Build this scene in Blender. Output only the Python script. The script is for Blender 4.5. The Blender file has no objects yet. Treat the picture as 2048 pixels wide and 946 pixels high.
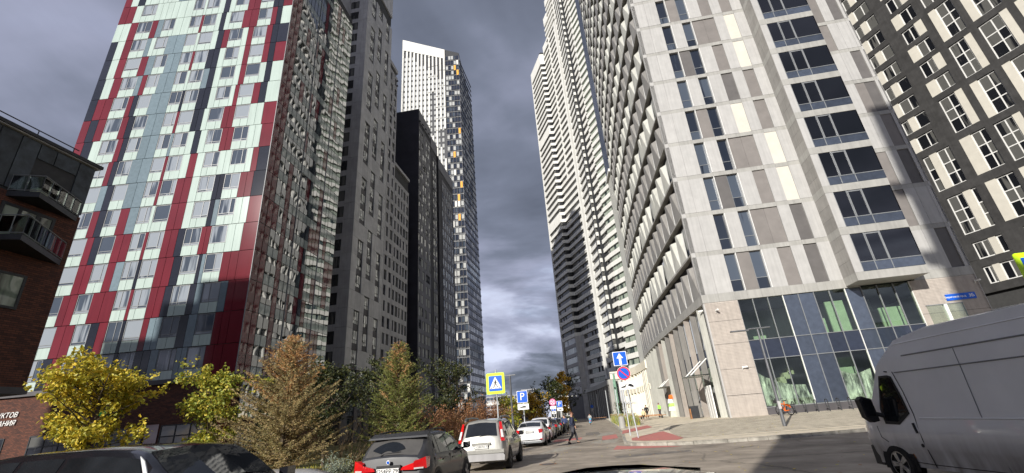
import bpy, math, random, numpy as np
from mathutils import Vector, Matrix
from mathutils.noise import noise as pnoise
R=random.Random(7)
S=bpy.context.scene; COL=S.collection
# ---------------------------------------------------------------- camera
M3=((0.98244229,0.13307983,0.13075514),(0.17111362,-0.36345621,-0.91576182),(-0.07434566,0.92205713,-0.37984652))
CM=Matrix(M3).to_4x4(); CM.translation=(0,0,1.65)
cd=bpy.data.cameras.new('camera'); cam=bpy.data.objects.new('camera',cd); COL.objects.link(cam)
cam.matrix_world=CM; cd.sensor_width=36; cd.lens=889/2048*36; cd.clip_start=.05; cd.clip_end=4000
S.camera=cam
RI=Matrix(M3).transposed()
def proj(p):
    v=RI@(Vector(p)-Vector((0,0,1.65)))
    if v.z>-.1: return None
    return (1024-889*v.x/v.z, 473+889*v.y/v.z, -v.z)
# ---------------------------------------------------------------- light
SAZ,SEL=math.radians(23),math.radians(24)
S.view_settings.view_transform='Standard'; S.view_settings.look='None'; S.view_settings.exposure=0.35; S.view_settings.gamma=1
sl=bpy.data.lights.new('sun','SUN'); sl.energy=4.9; sl.angle=math.radians(.55); sl.color=(1,.955,.88)
so=bpy.data.objects.new('sun',sl); COL.objects.link(so); so.location=(-60,-150,120)
so.rotation_euler=Vector((math.sin(SAZ)*math.cos(SEL),math.cos(SAZ)*math.cos(SEL),-math.sin(SEL))).to_track_quat('-Z','Y').to_euler()
W=bpy.data.worlds.new('World'); S.world=W; W.use_nodes=True; nt=W.node_tree; nt.nodes.clear()
N=nt.nodes.new; Lk=nt.links.new
sky=N('ShaderNodeTexSky'); sky.sky_type='NISHITA'; sky.sun_disc=False; sky.sun_elevation=SEL; sky.sun_rotation=SAZ+math.pi
sky.air_density=1.0; sky.dust_density=1.0
bgs=N('ShaderNodeBackground'); bgs.inputs[1].default_value=.1; Lk(sky.outputs[0],bgs.inputs[0])
tc=N('ShaderNodeTexCoord'); sep=N('ShaderNodeSeparateXYZ'); Lk(tc.outputs['Generated'],sep.inputs[0])
def math_(op,a,b=None,c=False):
    n=N('ShaderNodeMath'); n.operation=op; n.use_clamp=c
    for i,x in enumerate((a,b)):
        if x is None: continue
        if isinstance(x,(int,float)): n.inputs[i].default_value=x
        else: Lk(x,n.inputs[i])
    return n.outputs[0]
zz=math_('ADD',math_('MAXIMUM',sep.outputs[2],0),.16)
comb=N('ShaderNodeCombineXYZ'); Lk(math_('DIVIDE',sep.outputs[0],zz),comb.inputs[0]); Lk(math_('DIVIDE',sep.outputs[1],zz),comb.inputs[1]); comb.inputs[2].default_value=7.1
def nz(scale,det,rough,dist=0,off=0):
    n=N('ShaderNodeTexNoise'); n.inputs['Scale'].default_value=scale; n.inputs['Detail'].default_value=det; n.inputs['Roughness'].default_value=rough; n.inputs['Distortion'].default_value=dist
    if off:
        m=N('ShaderNodeVectorMath'); m.operation='ADD'; Lk(comb.outputs[0],m.inputs[0]); m.inputs[1].default_value=(off,off*.7,off); Lk(m.outputs[0],n.inputs[0])
    else: Lk(comb.outputs[0],n.inputs[0])
    return n.outputs['Fac']
n1=nz(.62,6,.55,.35); n2=nz(2.2,7,.55,.3,5.3); n3=nz(.28,2,.5,0,11)
lowsky=math_('MULTIPLY',math_('SUBTRACT',.42,sep.outputs[2],True),.30)
n4=nz(1.5,6,.5,.4,23)
cr=N('ShaderNodeValToRGB'); Lk(math_('ADD',math_('MULTIPLY',lowsky,math_('MULTIPLY',math_('SUBTRACT',n4,.38,True),9,True)),math_('ADD',math_('MULTIPLY',n1,.66),math_('ADD',math_('MULTIPLY',n2,.14),math_('MULTIPLY',n3,.20)))),cr.inputs[0])
e=cr.color_ramp.elements; e[0].position=.405; e[0].color=(.095,.108,.145,1); e[1].position=.625; e[1].color=(.60,.64,.80,1)
k=e.new(.475); k.color=(.160,.180,.240,1); k=e.new(.545); k.color=(.30,.32,.43,1)
bgc=N('ShaderNodeBackground'); Lk(cr.outputs[0],bgc.inputs[0]); bgc.inputs[1].default_value=1.0
mx=N('ShaderNodeMixShader'); cov=N('ShaderNodeMapRange'); Lk(math_('ADD',n1,math_('MULTIPLY',lowsky,.5)),cov.inputs[0]); cov.inputs[1].default_value=.57; cov.inputs[2].default_value=.70; cov.inputs[3].default_value=.97; cov.inputs[4].default_value=.55
Lk(cov.outputs[0],mx.inputs[0]); Lk(bgs.outputs[0],mx.inputs[1]); Lk(bgc.outputs[0],mx.inputs[2])
wo=N('ShaderNodeOutputWorld'); Lk(mx.outputs[0],wo.inputs[0])
# ---------------------------------------------------------------- materials
MATS={}
def mat(name,col,rough=.6,metal=0,spec=.5,ior=1.45,var=.08,scale=3.0,bump=0,bscale=8,rv=0,col2=None,coat=0,stretch=None,em=0,alpha=None):
    m=bpy.data.materials.new(name); m.use_nodes=True; t=m.node_tree; b=t.nodes['Principled BSDF']; n=t.nodes.new; l=t.links.new
    b.inputs['Roughness'].default_value=rough; b.inputs['Metallic'].default_value=metal; b.inputs['IOR'].default_value=ior
    b.inputs['Specular IOR Level'].default_value=spec; b.inputs['Coat Weight'].default_value=coat; b.inputs['Coat Roughness'].default_value=.04
    tcn=n('ShaderNodeTexCoord'); geo=n('ShaderNodeNewGeometry')
    mp=n('ShaderNodeMapping'); l(geo.outputs['Position'],mp.inputs[0])
    if stretch: mp.inputs['Scale'].default_value=stretch
    ns=n('ShaderNodeTexNoise'); ns.inputs['Scale'].default_value=scale; ns.inputs['Detail'].default_value=5; ns.inputs['Roughness'].default_value=.6; l(mp.outputs[0],ns.inputs[0])
    c2=col2 or tuple(c*(1-var*2.2) for c in col); c1=col if col2 else tuple(min(1,c*(1+var*1.6)) for c in col)
    ramp=n('ShaderNodeValToRGB'); l(ns.outputs['Fac'],ramp.inputs[0]); ramp.color_ramp.elements[0].position=.32; ramp.color_ramp.elements[0].color=(*c2,1); ramp.color_ramp.elements[1].position=.68; ramp.color_ramp.elements[1].color=(*c1,1)
    out=ramp.outputs[0]
    if rv:
        oi=n('ShaderNodeObjectInfo'); hs=n('ShaderNodeHueSaturation'); mr=n('ShaderNodeMapRange'); l(oi.outputs['Random'],mr.inputs[0]); mr.inputs[3].default_value=1-rv; mr.inputs[4].default_value=1+rv
        l(mr.outputs[0],hs.inputs['Value']); l(out,hs.inputs['Color']); out=hs.outputs[0]
    l(out,b.inputs['Base Color'])
    if bump:
        bn=n('ShaderNodeTexNoise'); bn.inputs['Scale'].default_value=bscale; bn.inputs['Detail'].default_value=3; l(mp.outputs[0],bn.inputs[0])
        bp=n('ShaderNodeBump'); bp.inputs['Strength'].default_value=min(1,bump); bp.inputs['Distance'].default_value=.02 if bscale>4 else .05; l(bn.outputs['Fac'],bp.inputs['Height']); l(bp.outputs[0],b.inputs['Normal'])
        if coat: l(bp.outputs[0],b.inputs['Coat Normal'])
    if em: b.inputs['Emission Color'].default_value=(*col,1); b.inputs['Emission Strength'].default_value=em
    MATS[name]=m; return m
def glass(name,dark,light,ior=1.7,wave=.25,wscale=.5,rough=.015,p=.5):
    """opaque dark window glass: random tone (dark room / curtain; win_strip paints reflections), strong mirror reflection, slightly wavy"""
    m=mat(name,dark,rough=rough,ior=ior,var=.0); t=m.node_tree; b=t.nodes['Principled BSDF']; n=t.nodes.new; l=t.links.new
    oi=n('ShaderNodeObjectInfo'); geo=n('ShaderNodeNewGeometry')
    nn=n('ShaderNodeTexNoise'); nn.inputs['Scale'].default_value=.55; mp=n('ShaderNodeMapping'); mp.inputs['Scale'].default_value=(3.5,3.5,.35); l(geo.outputs['Position'],mp.inputs[0]); l(mp.outputs[0],nn.inputs[0])
    ad=n('ShaderNodeMath'); ad.operation='ADD'; l(nn.outputs['Fac'],ad.inputs[0]); l(oi.outputs['Random'],ad.inputs[1])
    r=n('ShaderNodeValToRGB'); r.color_ramp.elements[0].position=p+.32; r.color_ramp.elements[0].color=(*dark,1); r.color_ramp.elements[1].position=p+.5; r.color_ramp.elements[1].color=(*light,1)
    l(ad.outputs[0],r.inputs[0]); l(r.outputs[0],b.inputs['Base Color'])
    w=n('ShaderNodeTexNoise'); w.inputs['Scale'].default_value=wscale; w.inputs['Detail'].default_value=1; l(geo.outputs['Position'],w.inputs[0])
    bp=n('ShaderNodeBump'); bp.inputs['Strength'].default_value=wave; bp.inputs['Distance'].default_value=.1; l(w.outputs['Fac'],bp.inputs['Height']); l(bp.outputs[0],b.inputs['Normal'])
    return m
def clear(name,tint,refl=1.5,wave=.1):
    m=bpy.data.materials.new(name); m.use_nodes=True; t=m.node_tree; t.nodes.clear(); n=t.nodes.new; l=t.links.new
    o=n('ShaderNodeOutputMaterial'); mixs=n('ShaderNodeMixShader'); tr=n('ShaderNodeBsdfTransparent'); tr.inputs[0].default_value=(*tint,1); gl=n('ShaderNodeBsdfGlossy'); gl.inputs['Roughness'].default_value=.01
    fr=n('ShaderNodeFresnel'); fr.inputs[0].default_value=refl; l(fr.outputs[0],mixs.inputs[0]); l(tr.outputs[0],mixs.inputs[1]); l(gl.outputs[0],mixs.inputs[2]); l(mixs.outputs[0],o.inputs[0])
    MATS[name]=m; return m
mat('asphalt',(.33,.283,.23),rough=.85,var=.16,scale=.6,bump=.5,bscale=45)
mat('kerb_stone',(.33,.31,.27),rough=.8,var=.18,scale=2.5,bump=.4,bscale=20,rv=.12)
mat('pave_light',(.60,.53,.41),rough=.85,var=.1,scale=1.8,rv=.07,bump=.2,bscale=20)
mat('pave_dark',(.20,.185,.155),rough=.85,var=.12,scale=1.8,rv=.1,bump=.2,bscale=20)
mat('red_paint',(.52,.17,.15),rough=.8,var=.18,scale=2,col2=(.42,.17,.145))
mat('worn_paint',(.42,.39,.33),rough=.8,var=.2,scale=3,col2=(.22,.2,.17))
mat('grass',(.07,.095,.02),rough=.9,var=.4,scale=5,col2=(.16,.115,.04))
mat('soil',(.06,.05,.03),rough=.95,var=.4,scale=3,col2=(.11,.085,.045))
mat('panel_white',(.405,.40,.39),rough=.55,var=.035,scale=1.3,rv=.035,bump=.05,bscale=10)
mat('panel_cream',(.57,.545,.48),rough=.6,var=.03,scale=1,rv=.03)
mat('panel_grey',(.19,.175,.165),rough=.55,var=.05,scale=1,rv=.06)
mat('panel_dark',(.115,.108,.105),rough=.5,var=.06,scale=1,rv=.08)
mat('band_stone',(.345,.34,.32),rough=.55,var=.05,scale=.8,rv=.04)
mat('fin_white',(.56,.56,.51),rough=.45,var=.05,scale=.8,rv=.06)
mat('fin_grey',(.27,.26,.245),rough=.45,var=.06,scale=.8,rv=.1)
mat('joint',(.045,.045,.045),rough=.8)
mat('dark_metal',(.035,.037,.042),rough=.45,metal=.3,var=.1)
mat('white_frame',(.72,.72,.70),rough=.4,var=.04)
mat('grey_frame',(.20,.21,.22),rough=.4,var=.05)
mat('rib_stone',(.43,.385,.345),rough=.75,var=.05,scale=2)
mat('blue_glass_panel',(.050,.062,.088),rough=.14,ior=1.6,var=.08,rv=.25)
mat('blue_glass_dark',(.022,.028,.046),rough=.12,ior=1.6,var=.08,rv=.2)
mat('p_red',(.145,.019,.028),rough=.08,ior=1.55,var=.05,scale=.3,rv=.1)
mat('p_white',(.44,.53,.49),rough=.1,ior=1.5,var=.02,scale=.3,rv=.03)
mat('p_dark',(.018,.020,.030),rough=.06,ior=1.6,var=.05,rv=.2)
mat('p_grey',(.15,.20,.23),rough=.1,ior=1.5,var=.05,rv=.12)
mat('brick',(.10,.038,.024),rough=.85,var=.2,scale=2)
mat('stone_grey',(.37,.365,.37),rough=.6,var=.07,scale=.6,rv=.07)
mat('stone_mid',(.46,.455,.455),rough=.6,var=.07,scale=.6,rv=.06)
mat('stone_dark',(.075,.07,.075),rough=.55,var=.1,scale=.6)
mat('black_clad',(.016,.015,.021),rough=.6,var=.15,scale=.5,rv=.2)
mat('anthracite',(.095,.093,.105),rough=.45,var=.1,scale=.6,rv=.15)
mat('white_render',(.68,.675,.64),rough=.6,var=.03,scale=.3,rv=.03)
mat('yellow_panel',(.75,.36,.03),rough=.5,var=.04)
mat('dark_plaster',(.044,.043,.043),rough=.8,var=.12,scale=1.2,rv=.12)
mat('cream_plaster',(.70,.66,.55),rough=.7,var=.02,scale=1,rv=.02)
mat('charcoal_metal',(.040,.050,.062),rough=.3,metal=.2,var=.25,scale=1.2,bump=.6,bscale=1.6,rv=.3)
mat('drywall',(.46,.56,.44),rough=.9,var=.1,scale=.7)
mat('plastic_sheet',(.72,.73,.63),rough=.35,var=.45,scale=1.5,bump=1,bscale=2.5,stretch=(2,2,.6))
mat('furniture',(.55,.55,.42),rough=.7,var=.1)
mat('wood',(.36,.17,.07),rough=.6,var=.2,scale=3)
mat('lamp_metal',(.14,.145,.155),rough=.45,metal=.4,var=.1)
mat('pole_metal',(.50,.53,.56),rough=.45,metal=.4,var=.08)
mat('sign_blue',(.006,.10,.55),rough=.35,var=.02)
mat('sign_white',(.82,.82,.80),rough=.4,var=.02)
mat('sign_red',(.62,.02,.05),rough=.35,var=.02)
mat('sign_yellow',(.62,.95,.02),rough=.4,var=.02)
mat('sign_black',(.01,.01,.012),rough=.4,var=.02)
mat('green_metal',(.16,.30,.22),rough=.6,var=.1)
mat('tyre',(.016,.016,.017),rough=.85,var=.2)
mat('alloy',(.42,.43,.45),rough=.3,metal=.7,var=.1)
mat('hub_dark',(.10,.10,.105),rough=.5,metal=.4)
mat('car_black',(.010,.010,.013),rough=.22,coat=1,var=.1,scale=2)
mat('car_graphite',(.032,.033,.038),rough=.5,coat=.35,var=.1,scale=2)
mat('car_silver',(.36,.355,.33),rough=.3,metal=.3,coat=.8,var=.06)
mat('car_white',(.72,.72,.73),rough=.3,coat=.8,var=.02)
mat('car_grey',(.2,.205,.215),rough=.3,coat=.8,var=.05)
mat('van_white',(.77,.78,.81),rough=.34,coat=.9,var=.03,scale=1)
mat('rust',(.30,.13,.045),rough=.9,var=.3,scale=20)
mat('trim_black',(.02,.02,.022),rough=.6,var=.1)
mat('tail_red',(.55,.01,.012),rough=.15,coat=1,var=.1)
mat('lamp_clear',(.65,.66,.66),rough=.12,coat=1)
mat('plate',(.72,.72,.70),rough=.5,var=.03)
mat('car_glass',(.012,.014,.017),rough=.03,ior=1.6,var=.2,scale=1.5)
mat('bark',(.085,.065,.045),rough=.95,var=.3,scale=12,bump=.8,bscale=30)
mat('twig_brown',(.15,.105,.06),rough=.95,var=.3,scale=6)
glass('win_strip',(.012,.014,.017),(.62,.63,.60),ior=1.7,wave=.3,p=.30); glass('win_red',(.055,.07,.095),(.27,.30,.335),ior=1.9,wave=.12,p=.55)  # win_strip: pale tone paints bright reflections into the panes
glass('win_street',(.016,.022,.022),(.03,.045,.043),ior=4.2,wave=.16,wscale=.34,p=.6)
mat('spandrel_glass',(.24,.28,.27),rough=.05,ior=2.1,var=.04,bump=.12,bscale=.4,rv=.15)
mat('maroon_glass',(.10,.008,.015),rough=.04,ior=1.75,var=.05,bump=.14,bscale=.4,rv=.2)
glass('win_dark',(.010,.011,.014),(.10,.10,.095),ior=1.5,wave=.2,p=.6)
glass('win_pale',(.03,.033,.037),(.42,.43,.42),ior=1.75,wave=.2,p=.28)
glass('win_blue',(.014,.019,.030),(.06,.075,.10),ior=1.55,wave=.1,p=.6)
glass('win_green',(.02,.035,.035),(.26,.30,.25),ior=1.6,wave=.2,p=.3)
glass('win_brick',(.03,.035,.03),(.20,.24,.19),ior=1.6,wave=.2,p=.25)
clear('clear_green',(.80,.86,.79),1.6); clear('clear_blue',(.74,.79,.84),2.0); clear('clear_rail',(.80,.88,.84),1.5)
def leafmat(name,c1,c2,c3,sc=1.2):
    m=bpy.data.materials.new(name); m.use_nodes=True; t=m.node_tree; b=t.nodes['Principled BSDF']; n=t.nodes.new; l=t.links.new
    geo=n('ShaderNodeNewGeometry'); r=n('ShaderNodeValToRGB'); ns=n('ShaderNodeTexNoise'); ns.inputs['Scale'].default_value=sc; l(geo.outputs['Position'],ns.inputs[0])
    a=n('ShaderNodeMath'); a.operation='MULTIPLY_ADD'; l(geo.outputs['Random Per Island'],a.inputs[0]); a.inputs[1].default_value=.55
    s=n('ShaderNodeMath'); s.operation='MULTIPLY'; l(ns.outputs['Fac'],s.inputs[0]); s.inputs[1].default_value=.5; l(s.outputs[0],a.inputs[2])
    l(a.outputs[0],r.inputs[0]); e=r.color_ramp.elements; e[0].position=.15; e[0].color=(*c1,1); e[1].position=.8; e[1].color=(*c3,1); k=e.new(.5); k.color=(*c2,1)
    l(r.outputs[0],b.inputs['Base Color']); b.inputs['Roughness'].default_value=.55
    tl=n('ShaderNodeBsdfTranslucent'); l(r.outputs[0],tl.inputs[0]); mx=n('ShaderNodeMixShader'); mx.inputs[0].default_value=.3; o=t.nodes['Material Output']; l(b.outputs[0],mx.inputs[1]); l(tl.outputs[0],mx.inputs[2]); l(mx.outputs[0],o.inputs[0])
    MATS[name]=m
leafmat('leaf_yellow',(.20,.22,.03),(.52,.46,.05),(.80,.58,.06))
leafmat('leaf_yellowgreen',(.11,.15,.02),(.30,.34,.045),(.66,.52,.07))
leafmat('leaf_gold',(.30,.18,.02),(.55,.36,.03),(.62,.40,.05))
leafmat('leaf_rust',(.14,.06,.03),(.32,.15,.07),(.42,.22,.10))
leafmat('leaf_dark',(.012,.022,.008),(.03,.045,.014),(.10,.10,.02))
leafmat('needle_brown',(.15,.15,.04),(.38,.32,.15),(.58,.40,.19),.9); leafmat('needle_orange',(.34,.20,.08),(.58,.33,.14),(.74,.42,.18),.9)
leafmat('needle_green',(.06,.085,.02),(.19,.235,.055),(.38,.34,.10))
leafmat('leaf_pale',(.12,.16,.12),(.25,.30,.24),(.35,.36,.25))
def patchy(nm,sc,lo):
    m=MATS[nm]; t=m.node_tree; b=t.nodes['Principled BSDF']; n=t.nodes.new; l=t.links.new; src=b.inputs['Base Color'].links[0].from_socket
    g=n('ShaderNodeNewGeometry'); ns=n('ShaderNodeTexNoise'); ns.inputs['Scale'].default_value=sc; ns.inputs['Detail'].default_value=8; ns.inputs['Roughness'].default_value=.7; l(g.outputs['Position'],ns.inputs[0])
    r=n('ShaderNodeMapRange'); l(ns.outputs['Fac'],r.inputs[0]); r.inputs[1].default_value=.38; r.inputs[2].default_value=.58; r.inputs[3].default_value=lo; r.inputs[4].default_value=1.06
    v=n('ShaderNodeTexVoronoi'); v.feature='DISTANCE_TO_EDGE'; v.inputs['Scale'].default_value=.22; ad=n('ShaderNodeVectorMath'); ad.operation='ADD'; l(g.outputs['Position'],ad.inputs[0]); l(ns.outputs['Color'],ad.inputs[1]); l(ad.outputs[0],v.inputs[0])
    c=n('ShaderNodeMapRange'); l(v.outputs['Distance'],c.inputs[0]); c.inputs[1].default_value=.0; c.inputs[2].default_value=.012; c.inputs[3].default_value=.55; c.inputs[4].default_value=1
    mu=n('ShaderNodeMath'); mu.operation='MULTIPLY'; l(r.outputs[0],mu.inputs[0]); l(c.outputs[0],mu.inputs[1])
    h=n('ShaderNodeHueSaturation'); l(src,h.inputs['Color']); l(mu.outputs[0],h.inputs['Value']); l(h.outputs[0],b.inputs['Base Color'])
patchy('asphalt',.35,.78)
def streaks(nm,lo=.88):
    m=MATS[nm]; t=m.node_tree; b=t.nodes['Principled BSDF']; n=t.nodes.new; l=t.links.new; src=b.inputs['Base Color'].links[0].from_socket
    g=n('ShaderNodeNewGeometry'); mp=n('ShaderNodeMapping'); mp.inputs['Scale'].default_value=(5,5,.25); l(g.outputs['Position'],mp.inputs[0]); ns=n('ShaderNodeTexNoise'); ns.inputs['Scale'].default_value=1; ns.inputs['Detail'].default_value=4; l(mp.outputs[0],ns.inputs[0])
    r=n('ShaderNodeMapRange'); l(ns.outputs['Fac'],r.inputs[0]); r.inputs[1].default_value=.35; r.inputs[2].default_value=.6; r.inputs[3].default_value=lo; r.inputs[4].default_value=1
    h=n('ShaderNodeHueSaturation'); l(src,h.inputs['Color']); l(r.outputs[0],h.inputs['Value']); l(h.outputs[0],b.inputs['Base Color'])
for q in ('panel_white','rib_stone','band_stone','stone_mid','stone_grey','dark_plaster','white_render','fin_grey','fin_white','p_white','p_red'): streaks(q,.86 if q[0]!='p' else .9)
# brick wall with real mortar relief
def brickmat():
    m=MATS['brick']; t=m.node_tree; b=t.nodes['Principled BSDF']; n=t.nodes.new; l=t.links.new
    geo=n('ShaderNodeNewGeometry'); s=n('ShaderNodeSeparateXYZ'); l(geo.outputs['Position'],s.inputs[0]); c=n('ShaderNodeCombineXYZ')
    ad=n('ShaderNodeMath'); ad.operation='ADD'; l(s.outputs[0],ad.inputs[0]); l(s.outputs[1],ad.inputs[1]); l(ad.outputs[0],c.inputs[0]); l(s.outputs[2],c.inputs[1])
    br=n('ShaderNodeTexBrick'); l(c.outputs[0],br.inputs[0]); br.inputs['Scale'].default_value=1; br.inputs['Brick Width'].default_value=.34; br.inputs['Row Height'].default_value=.115; br.inputs['Mortar Size'].default_value=.012
    br.inputs['Color1'].default_value=(.15,.052,.03,1); br.inputs['Color2'].default_value=(.065,.025,.018,1); br.inputs['Mortar'].default_value=(.035,.022,.018,1); br.inputs['Bias'].default_value=0
    l(br.outputs[0],b.inputs['Base Color']); bp=n('ShaderNodeBump'); bp.inputs['Distance'].default_value=.02; bp.invert=True; l(br.outputs['Fac'],bp.inputs['Height']); l(bp.outputs[0],b.inputs['Normal'])
brickmat()
# ---------------------------------------------------------------- helpers
class MB:
    def __init__(s): s.v=[]; s.f=[]; s.m=[]; s.mats=[]
    def mi(s,name):
        if name not in s.mats: s.mats.append(name)
        return s.mats.index(name)
    def poly(s,pts,m):
        i=len(s.v); s.v+=[tuple(p) for p in pts]; s.f.append(tuple(range(i,i+len(pts)))); s.m.append(s.mi(m))
    def hexa(s,p,m):   # p: 8 pts, bottom 4 ccw, top 4
        i=len(s.v); s.v+=[tuple(q) for q in p]
        c=[Vector(q) for q in p]; det=(c[1]-c[0]).cross(c[3]-c[0]).dot(c[4]-c[0])
        fs=[(0,3,2,1),(4,5,6,7),(0,1,5,4),(1,2,6,5),(2,3,7,6),(3,0,4,7)]
        if det<0: fs=[tuple(reversed(f)) for f in fs]
        s.f+=[tuple(i+j for j in f) for f in fs]; s.m+=[s.mi(m)]*6
    def box(s,x0,x1,y0,y1,z0,z1,m): s.hexa([(x0,y0,z0),(x1,y0,z0),(x1,y1,z0),(x0,y1,z0),(x0,y0,z1),(x1,y0,z1),(x1,y1,z1),(x0,y1,z1)],m)
    def tube(s,pts,rad,m,n=8,cap=True):
        pts=[Vector(p) for p in pts]; rad=rad if isinstance(rad,(list,tuple)) else [rad]*len(pts); rings=[]
        for i,p in enumerate(pts):
            d=(pts[min(i+1,len(pts)-1)]-pts[max(i-1,0)]).normalized(); a=d.cross(Vector((0,0,1)) if abs(d.z)<.9 else Vector((1,0,0))).normalized(); b=d.cross(a)
            k=len(s.v); s.v+=[tuple(p+(a*math.cos(t*2*math.pi/n)+b*math.sin(t*2*math.pi/n))*rad[i]) for t in range(n)]; rings.append(k)
        mi=s.mi(m)
        for a,b in zip(rings,rings[1:]):
            for t in range(n): s.f.append((a+t,a+(t+1)%n,b+(t+1)%n,b+t)); s.m.append(mi)
        if cap: s.f.append(tuple(range(rings[0],rings[0]+n))[::-1]); s.f.append(tuple(range(rings[-1],rings[-1]+n))); s.m+=[mi,mi]
    def prism(s,pts,axis,lo,hi,m):   # 2D polygon extruded along axis
        def P(p,h): return {'x':(h,p[0],p[1]),'y':(p[0],h,p[1]),'z':(p[0],p[1],h)}[axis]
        n=len(pts); s.poly([P(p,lo) for p in pts][::-1],m); s.poly([P(p,hi) for p in pts],m)
        for i in range(n): a,b=pts[i],pts[(i+1)%n]; s.poly([P(a,lo),P(b,lo),P(b,hi),P(a,hi)],m)
    def mesh(s,name,smooth=False,off=None):
        me=bpy.data.meshes.new(name); v=s.v
        if off is not None: v=[(p[0]-off[0],p[1]-off[1],p[2]-off[2]) for p in v]
        me.from_pydata(v,[],s.f)
        for k in s.mats: me.materials.append(MATS[k])
        if len(s.mats)>1: me.polygons.foreach_set('material_index',s.m)
        if smooth:
            me.polygons.foreach_set('use_smooth',[True]*len(s.f)); me.update()
            try: me.set_sharp_from_angle(angle=math.radians(smooth if smooth is not True else 40))
            except Exception: pass
        me.update(); return me
    def build(s,name,parent=None,smooth=False,kind=None,label=None,world=True):
        off=PM(parent).translation if (parent is not None and world) else None
        o=bpy.data.objects.new(name,s.mesh(name,smooth,off)); COL.objects.link(o); o.parent=parent
        if kind: o['kind']=kind
        if label: o['label']=label
        return o
def thing(name,label,cat,loc=(0,0,0),rz=0,group=None):
    o=bpy.data.objects.new(name,None); COL.objects.link(o); o.matrix_world=Matrix.Translation(loc)@Matrix.Rotation(rz,4,'Z'); o.empty_display_size=.3
    o['label']=label; o['category']=cat
    if group: o['group']=group
    return o
def link(name,me,parent,Mw=None,label=None):
    o=bpy.data.objects.new(name,me); COL.objects.link(o)
    if parent is not None:
        o.parent=parent
        if Mw is not None: o.matrix_basis=PM(parent).inverted()@Mw
    elif Mw is not None: o.matrix_basis=Mw
    if label: o['label']=label
    return o
def PM(o):
    m=o.matrix_basis.copy()
    while o.parent is not None: o=o.parent; m=o.matrix_basis@m
    return m
class Fac:
    """facade frame: u runs along the wall from p0, n points out of it"""
    def __init__(s,p0,az,side):
        a=math.radians(az); s.p=Vector((p0[0],p0[1],0)); s.u=Vector((math.sin(a),math.cos(a),0)); s.n=Vector((-s.u.y,s.u.x,0))*side
        s.X=Vector((s.n.y*-1,s.n.x,0)); s.X=-s.X if s.X.cross(s.n).z<0 else s.X
    def pt(s,u,d,z): return s.p+s.u*u+s.n*d+Vector((0,0,z))
    def M(s,u,d,z):
        p=s.pt(u,d,z); m=Matrix.Identity(4)
        for i in range(3): m[i][0]=s.X[i]; m[i][1]=s.n[i]; m[i][3]=p[i]
        return m
    def box(s,mb,u0,u1,z0,z1,d0,d1,m):
        P=s.pt; mb.hexa([P(u0,d0,z0),P(u1,d0,z0),P(u1,d1,z0),P(u0,d1,z0),P(u0,d0,z1),P(u1,d0,z1),P(u1,d1,z1),P(u0,d1,z1)],m)
BOXC={}
def boxmesh(w,t,h,m):
    k=(round(w,2),round(t,3),round(h,2),m)
    if k not in BOXC: b=MB(); b.box(-w/2,w/2,-t/2,t/2,-h/2,h/2,m); BOXC[k]=b.mesh('panel')
    return BOXC[k]
class Pieces:
    """repeated pieces of one part: the largest in the photo are objects, the rest one 'stuff' part"""
    def __init__(s,root,name,cap=280): s.root=root; s.name=name; s.cap=cap; s.L=[]
    def add(s,F,u0,u1,z0,z1,d0,d1,m):
        s.L.append((F.M((u0+u1)/2,(d0+d1)/2,(z0+z1)/2),abs(u1-u0),abs(d1-d0),z1-z0,m))
    def flush(s,label=None):
        def key(t):
            q=proj(t[0].translation)
            if q is None or not(-40<q[0]<2088 and -40<q[1]<990): return 1e9
            return q[2]**2/max(t[1]*t[3],.01)
        s.L.sort(key=key); out=[t for t in s.L]; n=0; rest=MB()
        for t in out:
            if n<s.cap and key(t)<1e8:
                link(s.name,boxmesh(t[1],t[2],t[3],t[4]),s.root,t[0]); n+=1
            else:
                m=t[0]; w,d,h=t[1]/2,t[2]/2,t[3]/2
                rest.hexa([m@Vector(p) for p in ((-w,-d,-h),(w,-d,-h),(w,d,-h),(-w,d,-h),(-w,-d,h),(w,-d,h),(w,d,h),(-w,d,h))],t[4])
        if rest.v: rest.build(s.name,s.root,kind='stuff')
WC={}
def wframe(w,h,cols,rows,fr,fm,t=.08):
    k=('w',round(w,2),round(h,2),tuple(cols),tuple(rows),fr,fm,t)
    if k not in WC:
        b=MB(); x0,x1=-w/2,w/2
        b.box(x0,x0+fr,-t/2,t/2,0,h,fm); b.box(x1-fr,x1,-t/2,t/2,0,h,fm); b.box(x0+fr,x1-fr,-t/2,t/2,0,fr,fm); b.box(x0+fr,x1-fr,-t/2,t/2,h-fr,h,fm)
        for c in cols: b.box(x0+w*c-fr/2,x0+w*c+fr/2,-t/2+.004,t/2-.004,fr,h-fr,fm)
        for r in rows: b.box(x0+fr,x1-fr,-t/2+.008,t/2-.008,h*r-fr/2,h*r+fr/2,fm)
        WC[k]=b.mesh('window')
    return WC[k]
def window(root,F,uc,z0,w,h,d=-.15,cols=(),rows=(),fr=.07,fm='white_frame',gm='win_dark',name='window',split=True):
    o=link(name,wframe(w,h,cols,rows,fr,fm),root,F.M(uc,d,z0))
    xs=[0]+list(cols)+[1]; zs=[0]+list(rows)+[1]
    if not split: xs=[0,1]; zs=[0,1]
    for a,b in zip(xs,xs[1:]):
        for c,e_ in zip(zs,zs[1:]):
            pw=(b-a)*w-fr*.6; ph=(e_-c)*h-fr*.6
            p=bpy.data.objects.new('pane',boxmesh(pw,.02,ph,gm)); COL.objects.link(p); p.parent=o
            p.matrix_basis=Matrix.Translation(((a+b)/2*w-w/2,-.01,(c+e_)/2*h))
    return o
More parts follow.
